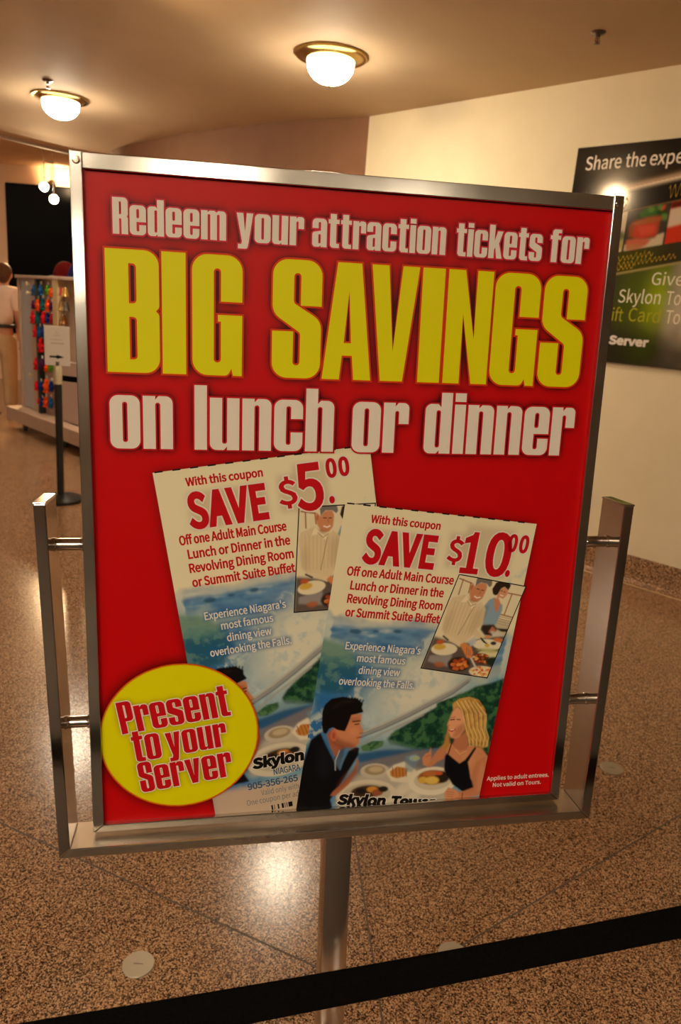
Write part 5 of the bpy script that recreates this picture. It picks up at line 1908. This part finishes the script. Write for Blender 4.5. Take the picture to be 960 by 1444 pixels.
def charm_mesh(scale):
    bm_ = bmesh.new()
    add_ellipsoid(bm_, (0, 0, 0), (0.042 * scale, 0.026 * scale, 0.046 * scale), 16, 10)
    add_ellipsoid(bm_, (0, 0, 0.046 * scale), (0.026 * scale, 0.022 * scale, 0.024 * scale), 14, 8)
    for sx in (-1, 1):
        add_ellipsoid(bm_, (sx * 0.028 * scale, -0.008, -0.040 * scale), (0.016 * scale, 0.018 * scale, 0.014 * scale), 10, 6)
        add_ellipsoid(bm_, (sx * 0.040 * scale, -0.006, 0.008 * scale), (0.012 * scale, 0.014 * scale, 0.018 * scale), 10, 6)
        add_ellipsoid(bm_, (sx * 0.018 * scale, 0.0, 0.066 * scale), (0.008 * scale, 0.006 * scale, 0.009 * scale), 8, 6)
    return bm_


def kpos(a, b, z):
    p = Vector((-3.48, 7.72, 0)) + KU * a + KV * b
    return (p.x, p.y, z)


ROWN = {1: 'top', 2: 'second', 3: 'third', 4: 'fourth', 5: 'fifth', 6: 'sixth', 7: 'seventh', 8: 'lowest'}
ORD = ['first', 'second', 'third', 'fourth', 'fifth']
rows_z = [(1.40, 1), (1.25, 2), (1.10, 3), (0.98, 4), (0.85, 5), (0.65, 6), (0.45, 7), (0.2, 8)]
protos = {}
count = {}
cn = {'wine': 'dark red', 'teal': 'blue-green', 'navy': 'dark blue', 'purple': 'dark purple'}
for a, z, colr, sc_ in items:
    row = next(n for zz, n in rows_z if z > zz)
    i_ = count.get(row, 0)
    count[row] = i_ + 1
    lab = '%s plush key ring, %s from the left in the %s row on the kiosk' % (cn.get(colr, colr), ORD[i_], ROWN[row])
    if colr not in protos:
        o_ = obj('plush_key_ring', charm_mesh(1.0), CM[colr], None, True)
        tag(o_, lab, 'key ring', 'plush key rings hanging on the kiosk')
        bm = bmesh.new()
        add_tube(bm, [(0, 0.0, 0.066), (0, 0.004, 0.085), (0, 0.020, 0.092), (0, 0.05, 0.092)], 0.0022, 6)
        obj('hook', bm, M['chrome'], o_)
        bm = bmesh.new()
        add_box(bm, -0.020, 0.020, 0.004, 0.008, 0.062, 0.106, 0.001)
        obj('hang_tag', bm, M['paper'], o_)
        protos[colr] = o_
    else:
        o_ = dup(protos[colr], (0, 0, 0), 0, lab)
    o_.location = kpos(a, 0.0, z)
    o_.rotation_euler = (0, 0, math.atan2(KU.y, KU.x))
    o_.scale = (sc_ * 0.86, 0.9, sc_ * 0.86)
# metal souvenirs in the right-hand bay
sm = [(1.035, 1.455, (150, 60, 36), 'brown and gold souvenir bell in the top row right of the kiosk post'),
      (1.105, 1.452, (176, 140, 70), 'gold souvenir bell in the top row right of the kiosk post'),
      (1.034, 1.325, (170, 134, 64), 'gold souvenir bell in the middle row right of the kiosk post'),
      (1.110, 1.325, (84, 74, 66), 'dark grey souvenir bell in the middle row right of the kiosk post'),
      (1.050, 1.205, (160, 106, 66), 'brown souvenir bell in the lowest row right of the kiosk post')]
for a, z, cc, lab in sm:
    o_ = obj('souvenir_bell', lathe([(0.0, 0.042), (0.010, 0.040), (0.018, 0.028), (0.022, 0.0), (0.030, -0.030), (0.036, -0.040), (0.0, -0.040)], 20), noise_mat('bell_metal', lin(*cc), lin(*[int(c * 1.2) for c in cc]), 50, 0.4, 0.5), None, True)
    tag(o_, lab, 'souvenir', 'souvenir bells in the right bay of the kiosk')
    bm = bmesh.new()
    add_tube(bm, [(0, 0.0, 0.040), (0, 0.002, 0.054), (0, 0.02, 0.058), (0, 0.05, 0.058)], 0.0022, 6)
    obj('hook', bm, M['chrome'], o_)
    o_.location = kpos(a, 0.0, z)
    o_.rotation_euler = (0, 0, math.atan2(KU.y, KU.x))

# invented caps standing in for the dark red and blue window reflection above the kiosk
def cap_stand_in(x, y, z, m, label):
    bm_ = bmesh.new()
    pr_ = [(0.0, 0.16)]
    for k in range(1, 9):
        a = PI / 2 * k / 8
        pr_.append((0.115 * math.sin(a), 0.02 + 0.14 * math.cos(a)))
    pr_.append((0.112, 0.0))
    add_lathe(bm_, pr_, 24)
    o_ = obj('cap', bm_, m, None, True)
    bm2 = bmesh.new()
    v0 = []
    for k in range(13):
        a = -PI * 0.30 + PI * 0.60 * k / 12 - PI / 2
        v0.append((bm2.verts.new((0.108 * math.cos(a), 0.108 * math.sin(a), 0.022)), bm2.verts.new((0.19 * math.cos(a) * 0.9, 0.108 * math.sin(a) - 0.075 * math.cos(a + PI / 2), 0.004)),
                   bm2.verts.new((0.108 * math.cos(a), 0.108 * math.sin(a), 0.014)), bm2.verts.new((0.19 * math.cos(a) * 0.9, 0.108 * math.sin(a) - 0.075 * math.cos(a + PI / 2), -0.003))))
    for A, B in zip(v0[:-1], v0[1:]):
        bm2.faces.new((A[0], A[1], B[1], B[0]))
        bm2.faces.new((A[2], B[2], B[3], A[3]))
        bm2.faces.new((A[1], A[3], B[3], B[1]))
        bm2.faces.new((A[0], B[0], B[2], A[2]))
    bm2.faces.new((v0[0][0], v0[0][2], v0[0][3], v0[0][1]))
    bm2.faces.new((v0[-1][0], v0[-1][1], v0[-1][3], v0[-1][2]))
    obj('peak', bm2, m, o_, True)
    o_.location = (x, y, z)
    tag(o_, label, 'cap')


M['cap_red'] = mat('dark_red_stand_in', lin(92, 14, 12), 0.9, 0, 0.1)
M['cap_blue'] = mat('dark_blue_stand_in', lin(30, 32, 76), 0.9, 0, 0.1)
cap_stand_in(*kpos(0.55, 0.25, 1.585), M['cap_red'], 'dark red cap standing in for a window reflection above the kiosk, nearer its left end')
cap_stand_in(*kpos(0.84, 0.27, 1.585), M['cap_blue'], 'dark blue cap standing in for a window reflection above the kiosk between the red ones')
cap_stand_in(*kpos(1.10, 0.25, 1.585), M['cap_red'], 'dark red cap standing in for a window reflection above the kiosk beside the poster frame')


# ------------------------------------------------------------------ track lights in the shop
def track_head(x, y, z, aim, label, watts=SPOT_POWER, top=SHOP_CEIL, k=1.0):
    t_ = thing('track_light', label, 'track light', (x, y, top), 0.0)
    dz = z - top
    bm_ = bmesh.new()
    add_lathe(bm_, [(0.0, 0.0), (0.035, 0.0), (0.035, -0.02), (0.0, -0.02)], 20)
    add_rod(bm_, (0, 0, -0.01), (0.0, 0.0, dz + 0.06), 0.007, 10)
    obj('stem', bm_, M['chrome'], t_, True)
    d = (Vector(aim) - Vector((x, y, z))).normalized()
    m3 = frame_to(d)
    obj('shade', lathe([(r_ * k, z_ * k) for r_, z_ in ((0.0, -0.09), (0.035, -0.088), (0.05, -0.06), (0.058, 0.03), (0.055, 0.03), (0.047, -0.055), (0.0, -0.07))], 24, (0, 0, dz), m3), M['chrome'], t_, True)
    obj('bulb', lathe([(r_ * k, z_ * k) for r_, z_ in ((0.0, 0.026), (0.035, 0.022), (0.051, 0.006), (0.046, -0.03), (0.0, -0.04))], 24, (0, 0, dz), m3), M['bulb'], t_, True)
    l_ = bpy.data.lights.new('track_beam', 'SPOT')
    l_.energy = watts
    l_.color = (1.0, 0.66, 0.34)
    l_.spot_size = math.radians(110)
    l_.spot_blend = 0.6
    l_.shadow_soft_size = 0.04
    lo = bpy.data.objects.new('beam', l_)
    COL.objects.link(lo)
    lo.parent = t_
    lo.location = Vector((0, 0, dz)) + d * 0.06
    lo.rotation_euler = (-d).to_track_quat('Z', 'Y').to_euler()


track_head(-4.125, 10.0, 2.737, (-2.6, 5.2, 1.5), 'upper left of the two lit track lights before the dark window')
track_head(-4.005, 10.0, 2.598, (-2.0, 5.4, 1.2), 'lower right of the two lit track lights before the dark window')
track_head(-4.66, 11.55, 2.98, (-4.64, 12.0, 3.16), 'small track light added for the glow on the wall above the dark window', 40.0)  # head added to throw the orange glow on the wall
track_head(-1.50, 3.42, 2.735, (1.4, 4.6, 2.1), 'spot lamp over the picture aimed at the black wall board, seen as its bright reflection', 45.0, CEIL, 1.7)
# unseen lamps added to light the shop
for k, (x, y) in enumerate([(-7.6, 9.4), (-6.6, 7.6)]):
    c = dup(lamp, (x, y, SHOP_CEIL), 0.2, 'unseen brass ceiling lamp added to light the gift shop', 'unseen lamps added in the shop')


# ------------------------------------------------------------------ visitor with his back to us
def skin_body(name, verts, edges, radii, material, parent, subd=2):
    me = bpy.data.meshes.new(name)
    me.from_pydata(verts, edges, [])
    o_ = bpy.data.objects.new(name, me)
    COL.objects.link(o_)
    md = o_.modifiers.new('skin', 'SKIN')
    md.use_smooth_shade = True
    for i, r_ in enumerate(radii):
        sv = me.skin_vertices[0].data[i]
        sv.radius = r_ if isinstance(r_, tuple) else (r_, r_)
        sv.use_root = (i == 0)
    sd = o_.modifiers.new('sub', 'SUBSURF')
    sd.levels = sd.render_levels = subd
    dg = bpy.context.evaluated_depsgraph_get()
    m2 = bpy.data.meshes.new_from_object(o_.evaluated_get(dg))
    bpy.data.objects.remove(o_)
    m2.name = name
    m2.materials.clear()
    m2.materials.append(material)
    for p_ in m2.polygons:
        p_.use_smooth = True
    return link(name, m2, parent)


per = thing('person', 'person seen from behind in a peach shirt and khaki trousers at the left edge', 'person', (-4.045, 8.42, 0.0), 0.15)
# body: pelvis root, spine, neck, head, arms, legs (x right, y away from us = forwards, z up)
V = [(0, 0, 0.93), (0, 0, 1.10), (0, 0.01, 1.28), (0, 0.0, 1.42), (0.02, 0.0, 1.49), (0.05, 0.015, 1.55), (0.075, 0.02, 1.60),
     (0.17, 0.0, 1.40), (0.225, 0.0, 1.14), (0.20, 0.10, 0.93), (0.19, 0.13, 0.86),
     (-0.17, 0.0, 1.40), (-0.225, 0.0, 1.14), (-0.22, 0.06, 0.92), (-0.22, 0.08, 0.85),
     (0.095, 0.0, 0.86), (0.10, 0.0, 0.48), (0.105, -0.02, 0.09), (0.11, 0.10, 0.045),
     (-0.095, 0.0, 0.86), (-0.10, 0.01, 0.48), (-0.105, 0.0, 0.09), (-0.11, 0.12, 0.045)]
Ed = [(0, 1), (1, 2), (2, 3), (3, 4), (4, 5), (5, 6), (3, 7), (7, 8), (8, 9), (9, 10), (3, 11), (11, 12), (12, 13), (13, 14),
      (0, 15), (15, 16), (16, 17), (17, 18), (0, 19), (19, 20), (20, 21), (21, 22)]
Rd = [(0.15, 0.11), (0.14, 0.10), (0.155, 0.105), (0.12, 0.09), 0.058, 0.06, 0.05,
      0.062, 0.045, 0.035, 0.030, 0.062, 0.045, 0.035, 0.030,
      0.088, 0.058, 0.040, 0.036, 0.088, 0.058, 0.040, 0.036]
skin_body('body', V, Ed, Rd, M['skin'], per)
bm = bmesh.new()
add_ellipsoid(bm, (0, 0.02, 1.60), (0.074, 0.094, 0.112), 24, 16)
add_ellipsoid(bm, (-0.076, 0.02, 1.585), (0.012, 0.02, 0.032), 10, 8)
add_ellipsoid(bm, (0.076, 0.02, 1.585), (0.012, 0.02, 0.032), 10, 8)
add_ellipsoid(bm, (0, 0.116, 1.585), (0.014, 0.02, 0.024), 10, 8)
add_ellipsoid(bm, (0, 0.108, 1.545), (0.026, 0.008, 0.008), 10, 6)
for sx in (-1, 1):
    add_ellipsoid(bm, (sx * 0.03, 0.105, 1.61), (0.013, 0.008, 0.008), 10, 6)
bmesh.ops.translate(bm, verts=bm.verts, vec=(0.08, 0, 0))
obj('head', bm, M['skin'], per, True)
bm = bmesh.new()
add_ellipsoid(bm, (0, 0.004, 1.625), (0.086, 0.092, 0.095), 26, 16)
add_ellipsoid(bm, (0, -0.028, 1.575), (0.076, 0.062, 0.082), 22, 14)
bmesh.ops.translate(bm, verts=bm.verts, vec=(0.08, 0, 0))
obj('hair', bm, M['hair'], per, True)
# fingers
for sx, hx, hy, hz_ in ((1, 0.19, 0.13, 0.86), (-1, -0.22, 0.08, 0.85)):
    bm = bmesh.new()
    for k in range(4):
        ox = (k - 1.5) * 0.012
        L_ = (0.062, 0.072, 0.068, 0.054)[k]
        add_tube(bm, [(hx, hy + ox, hz_ - 0.01), (hx + sx * 0.004, hy + ox * 1.3, hz_ - 0.03 - L_ * 0.4), (hx - sx * 0.006, hy + ox * 1.3, hz_ - 0.03 - L_)], [0.009, 0.008, 0.006], 8)
    add_tube(bm, [(hx, hy + 0.02, hz_ + 0.01), (hx - sx * 0.006, hy + 0.04, hz_ - 0.02), (hx - sx * 0.012, hy + 0.045, hz_ - 0.045)], [0.010, 0.009, 0.007], 8)
    obj('fingers', bm, M['skin'], per, True)
skin_body('shirt', [(0, 0, 1.0), (0, 0.0, 1.12), (0, 0.005, 1.28), (0, 0.0, 1.41), (0, 0.0, 1.475),
                    (0.175, 0.0, 1.41), (0.232, 0.0, 1.18), (-0.175, 0.0, 1.41), (-0.232, 0.0, 1.18)],
          [(0, 1), (1, 2), (2, 3), (3, 4), (3, 5), (5, 6), (3, 7), (7, 8)],
          [(0.185, 0.135), (0.175, 0.13), (0.178, 0.128), (0.14, 0.105), (0.075, 0.07), 0.078, 0.066, 0.078, 0.066], M['shirt'], per)
skin_body('trousers', [(0, 0, 0.99), (0, 0.0, 0.90), (0.10, 0.0, 0.80), (0.105, 0.0, 0.48), (0.108, -0.01, 0.09), (-0.10, 0.0, 0.80), (-0.105, 0.01, 0.48), (-0.108, 0.0, 0.09)],
          [(0, 1), (1, 2), (2, 3), (3, 4), (1, 5), (5, 6), (6, 7)],
          [(0.172, 0.128), (0.18, 0.135), 0.108, 0.088, 0.078, 0.108, 0.088, 0.078], M['trousers'], per)
bm = bmesh.new()
add_lathe(bm, [(0.188, 1.012), (0.194, 1.014), (0.194, 1.048), (0.188, 1.050)], 32, (0, 0, 0), Matrix.Diagonal((1, 0.74, 1)))
obj('leather_belt', bm, M['leather'], per, True)
for sx in (-1, 1):
    bm = bmesh.new()
    add_ellipsoid(bm, (sx * 0.11, 0.05, 0.04), (0.048, 0.135, 0.044), 18, 10)
    add_box(bm, sx * 0.11 - 0.045, sx * 0.11 + 0.045, -0.075, 0.18, 0.0, 0.02, 0.008)
    obj('shoe', bm, M['leather'], per, True)
# bag hanging from the left hand of the visitor, on the side of the other leg
bag = thing('shopping_bag', 'orange and dark patterned bag held at the visitor\'s side', 'bag', (-4.09, 8.19, 0.42), 0.1)
bm = bmesh.new()
add_hexa(bm, [(-0.13, -0.045, 0), (0.07, -0.045, 0), (0.07, 0.045, 0), (-0.13, 0.045, 0), (-0.14, -0.03, 0.30), (0.065, -0.03, 0.30), (0.065, 0.03, 0.30), (-0.14, 0.03, 0.30)], 0.012)
obj('bag_body', bm, M['bag'], bag, True)
bm = bmesh.new()
add_tube(bm, [(-0.09, 0, 0.29), (-0.08, 0.02, 0.38), (-0.04, 0.05, 0.42), (0.0, 0.02, 0.38), (0.02, 0, 0.29)], 0.006, 8)
obj('bag_handle', bm, M['leather'], bag, True)
